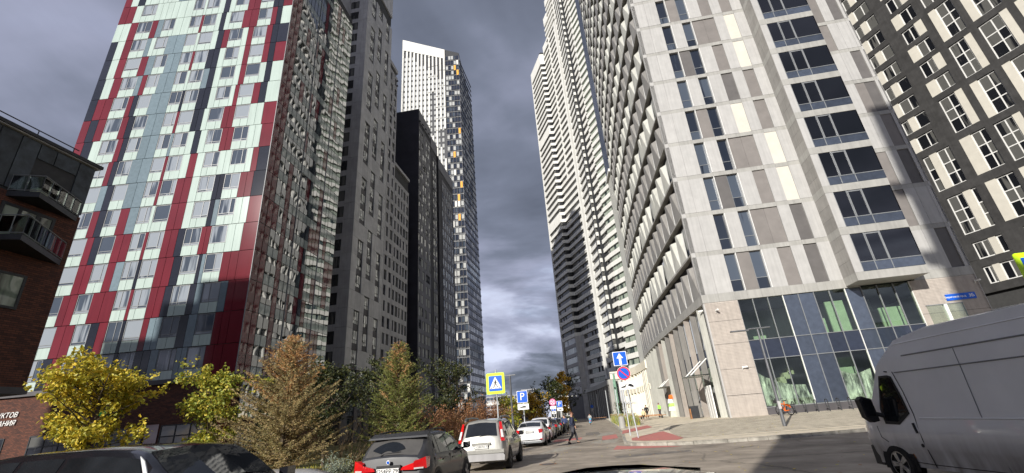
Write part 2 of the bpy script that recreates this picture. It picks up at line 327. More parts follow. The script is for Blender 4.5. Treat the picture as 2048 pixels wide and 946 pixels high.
def textmesh(txt,size,m,ext=.01,shear=0,align='CENTER'):
    c=bpy.data.curves.new('t','FONT'); c.body=txt; c.size=size; c.extrude=ext; c.shear=shear; c.align_x=align; c.align_y='CENTER'; c.resolution_u=2
    o=bpy.data.objects.new('t',c); me=bpy.data.meshes.new_from_object(o); bpy.data.objects.remove(o); me.materials.clear(); me.materials.append(MATS[m]); return me

def vandirt():
    m=MATS['van_white']; t=m.node_tree; b=t.nodes['Principled BSDF']; n=t.nodes.new; l=t.links.new; src=b.inputs['Base Color'].links[0].from_socket
    c=n('ShaderNodeTexCoord'); s_=n('ShaderNodeSeparateXYZ'); l(c.outputs['Object'],s_.inputs[0])
    mp=n('ShaderNodeMapping'); mp.inputs['Scale'].default_value=(6,6,.7); l(c.outputs['Object'],mp.inputs[0]); ns=n('ShaderNodeTexNoise'); ns.inputs['Scale'].default_value=1; ns.inputs['Detail'].default_value=6; l(mp.outputs[0],ns.inputs[0])
    h=n('ShaderNodeMapRange'); l(s_.outputs[2],h.inputs[0]); h.inputs[1].default_value=1.05; h.inputs[2].default_value=.45; h.inputs[3].default_value=0; h.inputs[4].default_value=1.3
    mu=n('ShaderNodeMath'); mu.operation='MULTIPLY'; mu.use_clamp=True; l(h.outputs[0],mu.inputs[0]); l(ns.outputs['Fac'],mu.inputs[1])
    mx=n('ShaderNodeMix'); mx.data_type='RGBA'; l(mu.outputs[0],mx.inputs['Factor']); l(src,mx.inputs['A']); mx.inputs['B'].default_value=(.20,.18,.16,1); l(mx.outputs['Result'],b.inputs['Base Color'])
    r=n('ShaderNodeMapRange'); l(mu.outputs[0],r.inputs[0]); r.inputs[3].default_value=.32; r.inputs[4].default_value=.9; l(r.outputs[0],b.inputs['Roughness']); k=n('ShaderNodeMapRange'); l(mu.outputs[0],k.inputs[0]); k.inputs[3].default_value=.9; k.inputs[4].default_value=0; l(k.outputs[0],b.inputs['Coat Weight'])
vandirt()
mat('asphalt_patch',(.19,.17,.15),rough=.9,var=.2,scale=4,bump=.5,bscale=40)
# ================================================================ GROUND
def struct(name,mb,**k): o=mb.build(name,None,**k); o['kind']='structure'; return o
g=MB(); g.poly([(-1500,-600,-.02),(1500,-600,-.02),(1500,2500,-.02),(-1500,2500,-.02)],'soil'); struct('ground',g)
g=MB(); g.poly([(-6.6,-60,0),(40,-60,0),(40,30,0),(4,30,0),(4,300,0),(-6.6,300,0)],'asphalt'); struct('road',g)
# plaza: outline kerb, rises gently from .13 at the kerb to .5 at the tower
def pz(x,y): return .13+.37*max(0,min(1,(y-25)/14))*max(0,min(1,(x-3)/6))
KERB=[(26,26.4),(18,24.6),(11.6,23.7),(9.2,23.2),(7.3,22.95),(5.6,22.9),(4.2,23.2),(3.1,23.7),(2.2,24.3),(1.55,25.3),(1.3,26.6),(1.35,28.6),(1.6,34),(1.8,40.9),(2.0,52),(2.2,80),(2.3,118),(2.3,170)]
plz=MB()
def strip_poly(mb,y0,y1,x0,x1,m,dz=0,nx=1):
    for i in range(nx):
        a=x0+(x1-x0)*i/nx; b=x0+(x1-x0)*(i+1)/nx
        mb.poly([(a,y0,pz(a,y0)+dz),(b,y0,pz(b,y0)+dz),(b,y1,pz(b,y1)+dz),(a,y1,pz(a,y1)+dz)],m)
def kerbx(y):
    for a,b in zip(KERB[9:],KERB[10:]):
        if a[1]<=y<=b[1]: return a[0]+(b[0]-a[0])*(y-a[1])/(b[1]-a[1])
    return 2.3
ys=[25.3+.7*i for i in range(22)]+[41+4*i for i in range(33)]
for a,b in zip(ys,ys[1:]):
    xs=[max(kerbx(a),kerbx(b)),3,4,5,6,7,8,9,14,40]
    for p,q in zip(xs,xs[1:]): strip_poly(plz,a,b,p,q,'pave_light')
def kf(x):
    pts=sorted(KERB[:10])
    for a,b in zip(pts,pts[1:]):
        if a[0]<=x<=b[0]: return a[1]+(b[1]-a[1])*(x-a[0])/(b[0]-a[0])
    return 26.4
xs=[1.55,1.9,2.2,2.6,3.1,3.6,4.2,4.9,5.6,6.4,7.3,8.2,9.2,10.4,11.6,15,18,22,26]
for a,b in zip(xs,xs[1:]): plz.poly([(a,kf(a),.13),(b,kf(b),.13),(b,25.3,.13) if kf(b)<25.3 else (b,kf(b)+.01,.13),(a,25.3,.13) if kf(a)<25.3 else (a,kf(a)+.01,.13)],'pave_light')
plaza=struct('plaza',plz)
# paved bands: light ground, dark narrow courses, each a piece with its own edge
for i in range(19):
    y=26.0+i*.7; x0=4.1+.05*i if y<33 else 4.6+.12*(i-10)
    for j,(xa,xb) in enumerate(((x0,x0+4),(x0+4.02,14),(14.02,23),(23.02,31))):
        b=MB(); xs=[xa]+[v for v in (5,6,7,8,9,14) if xa<v<xb]+[xb]
        for p,q in zip(xs,xs[1:]):
            z=[pz(p,y),pz(q,y),pz(q,y+.17),pz(p,y+.17)]; e=.014
            b.hexa([(p,y,z[0]-.03),(q,y,z[1]-.03),(q,y+.17,z[2]-.03),(p,y+.17,z[3]-.03),(p,y,z[0]+e),(q,y,z[1]+e),(q,y+.17,z[2]+e),(p,y+.17,z[3]+e)],'pave_dark')
        o=b.build('paving_band',None); o.parent=plaza
for i in range(9):
    y=40+i*4.5; b=MB(); strip_poly(b,y,y+.5,4.2,9.3,'pave_dark',.006); o=b.build('paving_band',None); o.parent=plaza
# kerb stones
kerb=struct('kerb',(lambda b:(b.box(.0,.01,-70,-69.9,-.1,-.09,'kerb_stone'),b)[1])(MB()))
pts=[Vector((x,y,0)) for x,y in KERB]; acc=[]
for a,b in zip(pts,pts[1:]):
    n=max(1,round((b-a).length/1.0)) if b.y<60 else max(1,round((b-a).length/6))
    for k in range(n):
        p=a.lerp(b,k/n); q=a.lerp(b,(k+1)/n); d=(q-p).normalized(); nn=Vector((-d.y,d.x,0)); 
        if nn.dot(Vector((6,40,0))-p)<0: nn=-nn
        p=p+d*.012; q=q-d*.012; o_=-nn*.0; w=nn*.18; h=.145+R.uniform(-.008,.01)
        m=MB(); m.hexa([p,q,q+w,p+w]+[v+Vector((0,0,h)) for v in (p+nn*.02,q+nn*.02,q+w,p+w)],'kerb_stone'); o=m.build('kerb_stone',None); o.parent=kerb
# red / worn markings at the corner
mk=MB()
def sheet(mb,pts,m,dz): mb.poly([(x,y,(pz(x,y) if z is None else z)+dz) for x,y,z in pts],m)
sheet(mk,[(1.7,35.3,None),(4.5,41.2,None),(4.6,46.5,None),(1.8,40.2,None)],'red_paint',.008)
sheet(mk,[(1.75,27.0,None),(2.3,26.0,None),(3.8,24.9,None),(4.3,26,None),(4.3,33.7,None),(1.9,29.2,None)],'red_paint',.009)
sheet(mk,[(1.9,29.2,None),(4.3,33.7,None),(4.5,41.0,None),(1.8,35.1,None)],'pave_light',.007)
sheet(mk,[(.2,31.5,0),(1.28,33,0),(1.4,38.6,0),(.3,37.0,0)],'red_paint',.005)
sheet(mk,[(.6,23.4,0),(3.6,22.6,0),(3.0,23.6,0),(1.2,25.2,0),(.9,26,0)],'red_paint',.005)
sheet(mk,[(-.6,29.5,0),(.9,28.4,0),(1.25,31.4,0),(.0,32.2,0)],'worn_paint',.005)
sheet(mk,[(-.2,36.6,0),(1.2,39.5,0),(1.5,44,0),(.2,42,0)],'worn_paint',.004)
sheet(mk,[(-3.2,33.5,0),(-1.2,34.8,0),(-1.2,37.5,0),(-3.2,36.2,0)],'red_paint',.004)
sheet(mk,[(-3.0,23.6,0),(-1.9,25.0,0),(-.9,27.9,0),(-2.2,27.6,0)],'worn_paint',.004)
for q in mk.f: pass
mo=struct('road_marking',mk)
# left verge, pavement, lawn
g=MB(); g.poly([(-9.2,-30,.12),(-6.7,-30,.12),(-6.7,300,.12),(-9.2,300,.12)],'kerb_stone'); 
g=MB(); g.box(-6.75,-6.6,-30,300,-.1,.13,'kerb_stone'); struct('left_kerb',g)
g=MB(); n=40
for i in range(n):
    for j in range(30):
        x0=-34+27.2*i/n; x1=-34+27.2*(i+1)/n; y0=6+2.2*j; y1=y0+2.2
        f=lambda x,y: .1+.18*max(0,min(1,(-6.8-x)/3))+.12*pnoise(Vector((x*.4,y*.3,1)))*max(0,min(1,(-6.8-x)/1.5))
        g.poly([(x0,y0,f(x0,y0)),(x1,y0,f(x1,y0)),(x1,y1,f(x1,y1)),(x0,y1,f(x0,y1))],'grass')
struct('lawn',g,smooth=True)
g=MB(); 
for i in range(26000):
    x=-6.85-abs(R.gauss(0,3.2)); y=R.uniform(8,45) if R.random()<.6 else R.uniform(14,24); z=.12+.18*max(0,min(1,(-6.8-x)/3)); h=R.uniform(.03,.11); a=R.uniform(0,6.28); c,s_=math.cos(a)*.02,math.sin(a)*.02
    g.poly([(x-c,y-s_,z),(x+c,y+s_,z),(x+R.uniform(-.04,.04),y+R.uniform(-.04,.04),z+h)],'needle_green' if R.random()<.7 else 'leaf_yellow')
o=g.build('grass_blades',None,kind='stuff'); o['label']='short green and yellowing grass with fallen leaves under the roadside trees'; o['category']='grass'
g=MB(); g.poly([(-60,20,.02),(-34,8,.02),(-34,60,.02),(-60,60,.02)],'pave_dark'); struct('courtyard_paving',g)
g=MB()
for i in range(24): a=i*math.pi/12; b=(i+1)*math.pi/12; g.poly([(-2+.33*math.cos(a),18.7+.33*math.sin(a),.006),(-2+.33*math.cos(b),18.7+.33*math.sin(b),.006),(-2+.27*math.cos(b),18.7+.27*math.sin(b),.006),(-2+.27*math.cos(a),18.7+.27*math.sin(a),.006)],'rust')
g.prism([(-2+.25*math.cos(i*.524),18.7+.25*math.sin(i*.524)) for i in range(12)],'z',.001,.008,'hub_dark')
o=g.build('manhole_cover',None); o['label']='round rusty manhole cover set in the asphalt'; o['category']='manhole cover'

ap=MB()
for pts in ([(-1.6,13.2),(1.2,13.6),(1.1,15.0),(-1.7,14.7)],[(.6,19.2),(3.6,19.9),(3.5,20.7),(.5,20.1)],[(-1.0,40),(.2,40.2),(.1,46),(-1.1,46)]): ap.poly([(x,y,.004) for x,y in pts],'kerb_stone' if False else 'asphalt_patch')
struct('asphalt_patch',ap)
lv=MB()
for i in range(2600):
    if R.random()<.65: x=-6.6+abs(R.gauss(0,.5)); y=R.uniform(8,60); z=.01
    else: x=R.uniform(-6.5,12); y=R.uniform(9,48); z=.012 if (x<1.2 or y<22.5) else pz(x,y)+.03
    a=R.uniform(0,6.28); s_=R.uniform(.03,.07); c,d=math.cos(a)*s_,math.sin(a)*s_
    lv.poly([(x-c,y-d,z),(x+d*.6,y-c*.6,z+.006),(x+c,y+d,z+.012),(x-d*.6,y+c*.6,z+.004)],'leaf_yellow' if i%3 else 'leaf_rust')
o=lv.build('fallen_leaves',None,kind='stuff'); o['label']='dry yellow and brown leaves scattered on the road and along the left kerb'; o['category']='leaves'

# ================================================================ RED TOWER
ZR=[7.2+3.17*k for k in range(20)]
rt=thing('apartment_tower','tower clad in glossy red, white, grey and dark panels with a mirror glass side','building',(-44,45,0))
FR=Fac((-32.3,38),-96,1); 
if FR.n.y>0: FR=Fac((-32.3,38),-96,-1)
FG=Fac((-32.3,38),-2,-1)
if FG.n.x<0: FG=Fac((-32.3,38),-2,1)
LF=24.2; LG=15.4
a=FR.pt(0,-.14,0); b_=FR.pt(LF,-.14,0); c=b_+Vector((-.5,15,0)); d=FG.pt(LG,-.14,0)
m=MB(); q=[FG.pt(.14,-.14,0),b_,c,d]
# core walls
m.hexa([p+Vector((0,0,7.2)) for p in q]+[p+Vector((0,0,69)) for p in q],'joint'); m.build('wall',rt)
pan=Pieces(rt,'facade_panel',290)
CC={'R':'p_red','W':'p_white','D':'p_dark','G':'p_grey'}
WIN=[(3.0,5.0),(6.6,8.2),(10.3,11.8),(12.15,13.9),(16.2,18.0),(19.4,21.2)]
G0='DRR RRR RRR RDW RRG RWW DRR RDR RDW RDR DRR DWR DWR DWR WWR RRW RWD WWR WRR RRW'.split()
G1='DR RR RR RR RD RD GD RD RD RD RD GR RG GW RG WW WW WR RW GW'.split()
G2='DG DR RR RG RR RG GG GG GG GG GG GG GG GG WW WW GG WG RG GG'.split()
G3='DDRDRWRRGRDWRWRWRWRR'
G4='DDG RGG RRD RRD RRD RRW RRW WRW WDW DDW DDW GDW DDW WDR WDW WDW RDW WDW DRW WDW'.split()
G5='GG DG DG DG RR DG DD WW RR RR WR WR WR WR RR RR RR WR RW RR'.split()
G6='RRR RRR GRR RRR WWR WWR RRD WRD WWR WWR RDW WDW RDR RDD RDW DDR DDD WRR RWD WRW'.split()
glassp=Pieces(rt,'window_glass',10)
for k,z in enumerate(ZR[:-1]):
    z1=ZR[k+1]-.03; z+=.03
    def seq(ul,ur,s,w=None):   # u from left
        n=len(s); w=w or [1]*n; t=sum(w); u=ul
        for ch,ww in zip(s,w):
            v=u+(ur-ul)*ww/t; pan.add(FR,LF-v+.02,LF-u-.02,z,z1,-.06,0,CC[ch]); u=v
    jit=[R.choice((-.35,0,0,.3)) if i not in (2,3) else 0 for i in range(6)]
    wl=[(a+j,b+j) for (a,b),j in zip(WIN,jit)]
    seq(0,wl[0][0],G0[k]); seq(wl[0][1],wl[1][0],G1[k]); seq(wl[1][1],wl[2][0],G2[k]); seq(wl[2][1],wl[3][0],G3[k]); seq(wl[3][1],wl[4][0],G4[k]); seq(wl[4][1],wl[5][0],G5[k]); seq(wl[5][1],LF,G6[k],[.7,.7,1.35])
    for i,(a,b) in enumerate(wl):
        if (k,i) in ((5,5),(14,0),(15,1)) and R.random()<.5: seq(a,b,'WW'); continue
        cc='p_white' if k>0 or i<3 else 'p_white'; mid=(a+b)/2+R.choice((-.25,.0,.2))
        pan.add(FR,LF-b+.02,LF-mid-.02,z,z+1.06,-.06,0,cc); pan.add(FR,LF-mid+.02,LF-a-.02,z,z+1.06,-.06,0,cc)
        cs=R.choice(((.42,),(.58,),(.3,),())) ; window(rt,FR,LF-(a+b)/2,z+1.1,b-a-.04,z1-z-1.12,-.06,cs,(.13,) if R.random()<.75 else (),.055,'grey_frame','win_red')
pan.flush()
# glass street side
gp=Pieces(rt,'glass_panel',300); mull=MB()
COLS=[(0,1.0,'M'),(1.0,1.9,'M'),(1.9,2.8,'W'),(2.8,3.7,'W'),(3.7,4.5,'M'),(4.5,5.3,'W'),(5.3,6.0,'W'),(6.0,6.6,'M'),(6.6,7.5,'W'),(7.5,8.3,'M'),(8.3,9.1,'W'),(9.1,9.9,'W'),(9.9,10.6,'W'),(10.6,11.5,'M'),(11.5,12.5,'W'),(12.5,13.2,'M'),(13.2,14.3,'W'),(14.3,15.4,'W')]
for k,z in enumerate(ZR[:-1]):
    z1=ZR[k+1]; top=k/19
    for i,(a,b,t) in enumerate(COLS):
        if t=='M' and (R.random()<.30+.45*top) and i>1: t='W'
        if t=='W' and k<6 and R.random()<.12: t='M'
        if t=='M': gp.add(FG,a+.05,b-.05,z+.03,z1-.03,-.06,0,'maroon_glass')
        else:
            s=R.random(); zc=z+1.15
            gp.add(FG,a+.05,b-.05,z+.03,zc-.03,-.06,0,'spandrel_glass'); gp.add(FG,a+.05,b-.05,zc+.03,z1-.03,-.06,0,'win_street')
gp.flush(); FG.box(mull,6.02,6.1,7.2,67.4,0,.07,'grey_frame'); FG.box(mull,11.46,11.54,7.2,67.4,0,.07,'grey_frame'); FG.box(mull,-.06,.02,7.2,67.4,-.05,.01,'grey_frame'); mull.build('mullion',rt)
# brick podium under it
pod=thing('brick_podium','dark brick ground floor with a black ledge below the red and white tower','building',(-48,37,0))
m=MB(); P=lambda x,y:(x,y)
pts=[(-70,34.6),(-31.6,37.4),(-31.6,53),(-70,53)]
m.prism(pts,'z',-.1,7.0,'brick'); m.build('wall',pod)
m=MB(); q=[(-70,34.35),(-31.4,37.15),(-31.3,53),(-70,53)]
m.prism(q,'z',7.02,7.42,'stone_dark'); m.build('ledge',pod)
FP=Fac((-31.6,37.4),-94.17,1)
if FP.n.y>0: FP=Fac((-31.6,37.4),-94.17,-1)
for u,w in ((2.2,4.2),(8,4.5),(14.5,4.5),(21.5,3.4),(27,3.8)):
    window(pod,FP,u+w/2,.3,w,3.2,.02,(.33,.66),(.7,),.1,'dark_metal','win_dark',name='shop_window')
m=MB(); FP.box(m,.1,1.4,0,6.9,.03,.06,'p_red'); m.build('cladding_panel',pod); m=MB(); FP.box(m,6.6,7.8,0,3.6,.03,.06,'maroon_glass'); m.build('cladding_panel',pod)
FQ=Fac((-31.35,37.6),-2,1)
if FQ.n.x<0: FQ=Fac((-31.35,37.6),-2,-1)
for k in range(5):
    window(pod,FQ,1.6+k*3,3.6,2.7,3.2,.03,(.5,),(.5,),.08,'grey_frame','win_street',name='shop_window')
    window(pod,FQ,1.6+k*3,.2,2.7,2.9,.03,(.5,),(),.08,'dark_metal','win_dark',name='shop_window')
t=thing('shop_sign','white lettered shop sign mounted high on the dark brick wall behind the yellow tree','sign',tuple(FP.pt(24,.1,4.9)))
for s_,z in (('МАГАЗИН ПРОДУКТОВ',5.45),('МИРОВОГО ПИТАНИЯ',4.75)):
    link('letters',textmesh(s_,.62,'sign_white',.03,.2,'RIGHT'),t,FP.M(20.9,.08,z)@Matrix.Rotation(math.pi,4,'Z')@Matrix.Rotation(math.radians(90),4,'X'))
t=thing('shop_sign','small green lit shop sign low on the brick wall between the yellow trees','sign',tuple(FP.pt(11,.1,4.9)))
mat('green_sign',(.02,.22,.06),em=.25); link('letters',textmesh('ФУД ОК',.62,'green_sign',.04,0),t,FP.M(11.5,.1,4.9)@Matrix.Rotation(math.pi,4,'Z')@Matrix.Rotation(math.radians(90),4,'X'))

# ================================================================ LEFT BRICK BUILDING
bb=thing('brick_house','low dark brick building with a slate metal top floor, glass balconies and a roof rail','building',(-36,14,0))
FB=Fac((-31,21.1),180,1)
if FB.n.x<0: FB=Fac((-31,21.1),180,-1)
m=MB(); m.box(-45,-31,-6,21.1,5.3,15.75,'brick'); m.box(-45,-34,-6,19.5,0,5.3,'brick'); m.build('wall',bb)
m=MB(); m.box(-45,-30.9,-6,21.2,4.95,5.3,'stone_dark'); m.build('ledge',bb)
m=MB(); m.box(-45,-31.06,-6,21.04,15.76,19.4,'joint'); m.build('top_floor',bb)
m=MB(); m.box(-45.2,-30.75,-6,21.35,19.42,19.62,'dark_metal'); m.box(-45.2,-30.85,-6,21.25,19.36,19.42,'stone_mid'); m.build('roof',bb)
rl=MB(); 
for z in (20.1,): rl.tube([(-31.1,-6,z),(-31.1,19.9,z)],.035,'dark_metal',6)
for y in range(0,11): rl.tube([(-31.1,19.6-2*y,19.6),(-31.1,19.6-2*y,20.1)],.03,'dark_metal',6)
rl.build('roof_rail',bb)
us=[0,.98,2.3,3.2,4.15,5.15,6.15,7.1,8.2,9.2,10.3]
TW={1:(17.2,'d'),}
for i,(a,b) in enumerate(zip(us,us[1:])):
    if i in (1,2): lo=18.3
    elif i in (6,7): lo=18.25
    else: lo=15.9
    link('cladding_panel',boxmesh(b-a-.05,.06,19.3-lo-.04,'charcoal_metal'),bb,FB.M((a+b)/2,-.02,(lo+19.3)/2))
    if i in (6,7): link('cladding_panel',boxmesh(b-a-.05,.06,.6,'charcoal_metal'),bb,FB.M((a+b)/2,-.02,16.25))
window(bb,FB,2.1,15.95,2.15,2.25,-.12,(.5,),(),.14,'dark_metal','win_brick')
window(bb,FB,7.15,16.6,1.95,1.6,-.12,(.5,),(),.09,'dark_metal','win_brick')
for k,zf in enumerate((12.6,)): window(bb,FB,2.6,zf,2.7,2.5,.02,(.33,.66),(),.16,'dark_metal','win_brick')
for z in (9.35,6.35):
    for u,w in ((1.75 if z>9 else 2.2,1.15),(3.75 if z>9 else 4.2,1.2),(6.4,1.2),(8.6,1.2)): window(bb,FB,u+w/2,z,w+.2,1.95,.02,(),(),.13,'dark_metal','win_brick')
window(bb,FB,6.6,12.6,1.3,2,.02,(),(),.13,'dark_metal','win_brick')
def balcony(plan,z,h):
    b=MB(); b.prism(plan,'z',z-.34,z-.02,'dark_metal'); o=b.build('balcony',bb)
    segs=list(zip(plan,plan[1:]))[:2]
    for (p,q) in segs:
        p=Vector((*p,0)); q=Vector((*q,0)); L=(q-p).length; n=max(2,round(L/.62)); rb=MB()
        rb.tube([p+Vector((0,0,z+h)),q+Vector((0,0,z+h))],.028,'grey_frame',6); rb.tube([p+Vector((0,0,z+.06)),q+Vector((0,0,z+.06))],.022,'grey_frame',6)
        for i in range(n+1): a=p.lerp(q,i/n); rb.tube([a+Vector((0,0,z)),a+Vector((0,0,z+h))],.016,'grey_frame',5)
        r=rb.build('railing',o)
        off=bb.matrix_world.translation
        for i in range(n):
            a=p.lerp(q,(i+.06)/n); c=p.lerp(q,(i+.94)/n); gb=MB(); nn=(q-p).normalized().cross(Vector((0,0,1)))*.01
            gb.hexa([v-off+Vector((0,0,zz_)) for zz_ in (z+.12,z+h-.07) for v in (a-nn,c-nn,c+nn,a+nn)],'clear_rail'); gobj=bpy.data.objects.new('glass_panel',gb.mesh('glass_panel')); COL.objects.link(gobj); gobj.parent=o
    return o
balcony([(-31,17.2),(-29.62,17.83),(-30.98,20.9)],15.75,1.02)
balcony([(-31,16.3),(-28.75,17.2),(-30.98,20.8)],12.75,1.1)
m=MB(); m.box(-30.9,-30.4,18.1,18.7,15.75,16.3,'furniture'); m.build('balcony_chair',bb)

# ================================================================ GREY SLAB TOWER (R1)
r1=thing('grey_panel_tower','pale grey panel tower with striped forecourt, folded side facade and stacked glazed bays','building',(20,48,0))
Y=40.0; FS=Fac((0,Y),90,1)
if FS.n.y>0: FS=Fac((0,Y),90,-1)
NF=15; TOP=10.38+3.885*NF
m=MB(); m.box(10.75,31.2,Y+.35,58,9.7,TOP,'joint'); m.build('wall',r1)
m=MB(); m.box(10.4,31.35,Y-.02,58,TOP,TOP+27.5,'panel_white'); m.build('upper_wall',r1)
cb=[10.36,11.78,13.1,14.12,15.27,16.28,17.55,18.68,19.7,20.8,21.87]
A=['w','w','W','g','W','w','g','w','d','w']; B=['w','w','W','w','W','g','g','w','d','w']
pn=Pieces(r1,'facade_panel',300); bd=Pieces(r1,'band_panel',120)
for k in range(NF):
    z0=10.38+3.885*k; z1=z0+3.47
    row=list(A if k%2==0 else B)
    row[8]=['d','d','c','c','g','g','c','c','g','d'][k%10]
    if k%2==0: row[6]=['g','g','c','g','g'][k//2%5]; row[3]='d' if k%4 else 'g'
    if k in (5,): row[5],row[6]='w','d'
    for i,ch in enumerate(row):
        a,b=cb[i],cb[i+1]
        if ch=='W':
            window(r1,FS,(a+b)/2+.0,z0+.02,b-a-.02,3.43,-.26,(),(.30,),.05,'grey_frame','win_blue')
            m_=Fac.M(FS,b-.03,-.1,z0+1.72); link('window_reveal',boxmesh(.05,.3,3.43,'white_frame'),r1,m_)
        else:
            dd={'w':0,'g':-.13,'d':-.13,'c':-.05}[ch]; mm={'w':'panel_white','g':'panel_grey','d':'panel_dark','c':'panel_cream'}[ch]
            pn.add(FS,a+.008,b-.008,z0,z1-.008,-.3+dd,dd,mm)
    for a,b in zip(cb[::1],cb[1::1]): bd.add(FS,a+.005,b-.005,z1,z0+3.885-.01,-.3,-.02,'band_stone')
    # right of the bay
    rb=[26.95,28.2,29.1,30.0,30.95,31.35]; rr=[['w','g','w','d','w'],['w','w','w','d','w'],['g','w','w','g','w'],['w','g','w','w','w'],['w','w','g','d','w']][(k*2+1)%5]
    for i,ch in enumerate(rr):
        dd={'w':0,'g':-.08,'d':-.1}[ch]; pn.add(FS,rb[i]+.008,rb[i+1]-.008,z0,z1-.008,-.3+dd,dd,{'w':'panel_white','g':'panel_grey','d':'panel_dark'}[ch])
        bd.add(FS,rb[i]+.005,rb[i+1]-.005,z1,z0+3.885-.01,-.3,-.02,'band_stone')
    # east side of the tower
for i,(a,b) in enumerate(zip([10.36]+cb[1:],cb[1:]+[22.9])): bd.add(FS,a+.005,b-.005,9.65,10.37,-.35,.03,'band_stone')
for a,b in zip([26.95,28.2,29.5,30.4],[28.2,29.5,30.4,31.35]): bd.add(FS,a,b-.01,9.65,10.37,-.35,.03,'band_stone')
pn.flush(); bd.flush()
m=MB(); m.box(31.2,31.35,Y,58,.3,TOP,'panel_white'); m.box(10.4,10.75,Y+.0,Y+.35,9.7,TOP,'panel_white'); m.build('corner_wall',r1)
# stacked bays
YB=38.1; FBay=Fac((0,YB),90,1)
if FBay.n.y>0: FBay=Fac((0,YB),90,-1)
side=Fac((21.83,YB),0,1)
if side.n.x>0: side=Fac((21.83,YB),0,-1)
for k in range(NF):
    z0=10.0+3.7*k+ .0*k; z0=10.38+3.885*k-.62; 
    zb=z0; zt=z0+3.885
    bay=MB(); bay.box(21.83,26.95,YB,Y+.3,zb,zb+.66,'band_stone'); o=bay.build('bay',r1)
    off=r1.matrix_world.translation
    def ch(name,mesh,Mw): c=bpy.data.objects.new(name,mesh); COL.objects.link(c); c.parent=o; c.matrix_basis=Matrix.Translation(-off)@Mw; return c
    ch('pier',boxmesh(.6,.3,3.2,'panel_white'),FBay.M(22.15,-.16,zb+2.27))
    for j in range(3): ch('side_panel',boxmesh(1.84,.12,1.06,'fin_grey'),side.M(.98,-.07,zb+1.2+j*1.075))
    # glazing
    x=[22.47,23.5,24.7,26.93]; zg=zb+.68
    for a,b in zip(x,x[1:]):
        ch('glass_panel',boxmesh(b-a-.04,.04,.72,'blue_glass_panel'),FBay.M((a+b)/2,-.05,zg+.37))
        ch('glass_panel',boxmesh(b-a-.05,.03,2.38,'clear_blue'),FBay.M((a+b)/2,-.05,zg+1.98))
    ch('glass_panel',boxmesh(1.9,.03,2.38,'clear_blue'),Matrix.Translation((26.92,Y-.95,zg+1.98))@Matrix.Rotation(math.pi/2,4,'Z')); ch('glass_panel',boxmesh(1.9,.04,.72,'blue_glass_panel'),Matrix.Translation((26.92,Y-.95,zg+.37))@Matrix.Rotation(math.pi/2,4,'Z'))
    fb=MB()
    for xx in x[:-1]: fb.box(xx-.03,xx+.03,YB+.01,YB+.09,zg,zt,'grey_frame')
    fb.box(22.44,26.93,YB,YB+.1,zg+.74,zg+.8,'grey_frame'); fb.box(23.5,24.7,YB,YB+.1,zt-.16,zt-.06,'grey_frame'); fb.box(23.55,23.62,YB,YB+.1,zg+.8,zt-.16,'grey_frame'); fb.box(24.58,24.66,YB,YB+.1,zg+.8,zt-.16,'grey_frame')
    ch('frame',fb.mesh('frame'),Matrix.Identity(4))
    bw=MB(); bw.box(21.9,26.9,Y+.31,Y+.34,zg,zt,'stone_mid'); ch('back_wall',bw.mesh('back_wall'),Matrix.Identity(4))
    if k in (2,3,4,5,6,1,0): ch('curtain',boxmesh(R.uniform(.7,1.2),.4,R.uniform(.5,.9),'furniture'),FBay.M(25.4+R.uniform(-.3,.3),-1.1,zg+1.15))
    if k==8: ch('laundry',boxmesh(1.5,.3,.3,'sign_red'),FBay.M(25.3,-.8,zg+1.0)); ch('laundry',boxmesh(1.0,.3,.2,'white_frame'),FBay.M(26,-.6,zg+.95))
    if k==7: ch('curtain',boxmesh(1.0,.3,.3,'white_frame'),FBay.M(25.3,-.8,zg+1.0))
# ground floors: ribbed stone walls
rib=MB()
def ribbed(F,u0,u1,z0,z1):
    F.box(rib,u0,u1,z0,z1,-.35,0,'rib_stone'); n=int((z1-z0)/.115)
    for i in range(n): F.box(rib,u0,u1,z0+i*.115,z0+i*.115+.055,0,.022,'rib_stone')
ribbed(FS,10.5,13.2,.3,9.64); rib.build('ribbed_wall',r1); rib=MB(); ribbed(FS,26.52,31.3,.3,9.64); rib.build('ribbed_wall',r1)
m=MB()
for z in (2.1,4.1,6.1,8.0): FS.box(m,10.5,13.2,z,z+.02,.0,.026,'joint')
for z in (6.9,): FS.box(m,26.52,31.3,z,z+.02,.0,.026,'joint')
m.build('wall_joint',r1,kind='stuff')
gx=[13.22+1.208*i for i in range(12)]
vis=lambda i:'v' if i in (0,1,2,5,6,8,9,10) else 'o'
for i in range(11):
    a,b=gx[i]+.02,gx[i+1]-.02
    v=vis(i)
    for (z0,z1,t) in ((1.1,4.66,v if i!=8 and i<8 else 'o'),(4.70,6.2,'m'),(6.24,9.6,v)):
        mm={'v':'clear_green','o':'blue_glass_panel','m':'blue_glass_dark' if v=='v' else 'blue_glass_panel'}[t]
        link('glass_panel',boxmesh(b-a,.05 if t!='v' else .02,z1-z0,mm),r1,FS.M((a+b)/2,-.12,(z0+z1)/2))
m=MB()
for x in gx: FS.box(m,x-.025,x+.025,1.05,9.64,-.16,-.02,'grey_frame' if x not in (gx[3],gx[7],gx[11]) else 'white_frame')
for z in (1.06,4.68,6.22): FS.box(m,13.2,26.52,z-.025,z+.025,-.15,-.03,'grey_frame')
m.build('glazing_frame',r1)
m=MB(); FS.box(m,13.2,26.5,.3,1.04,-.3,-.05,'stone_dark'); m.build('plinth',r1)
m=MB(); m.box(13,26.6,Y+6,Y+6.2,.3,9.6,'stone_mid'); m.box(13,26.6,Y+.2,Y+6,.3,.95,'stone_mid'); m.box(13,26.6,Y+.3,Y+6,5.0,5.9,'stone_dark'); m.build('interior',r1)
m=MB()
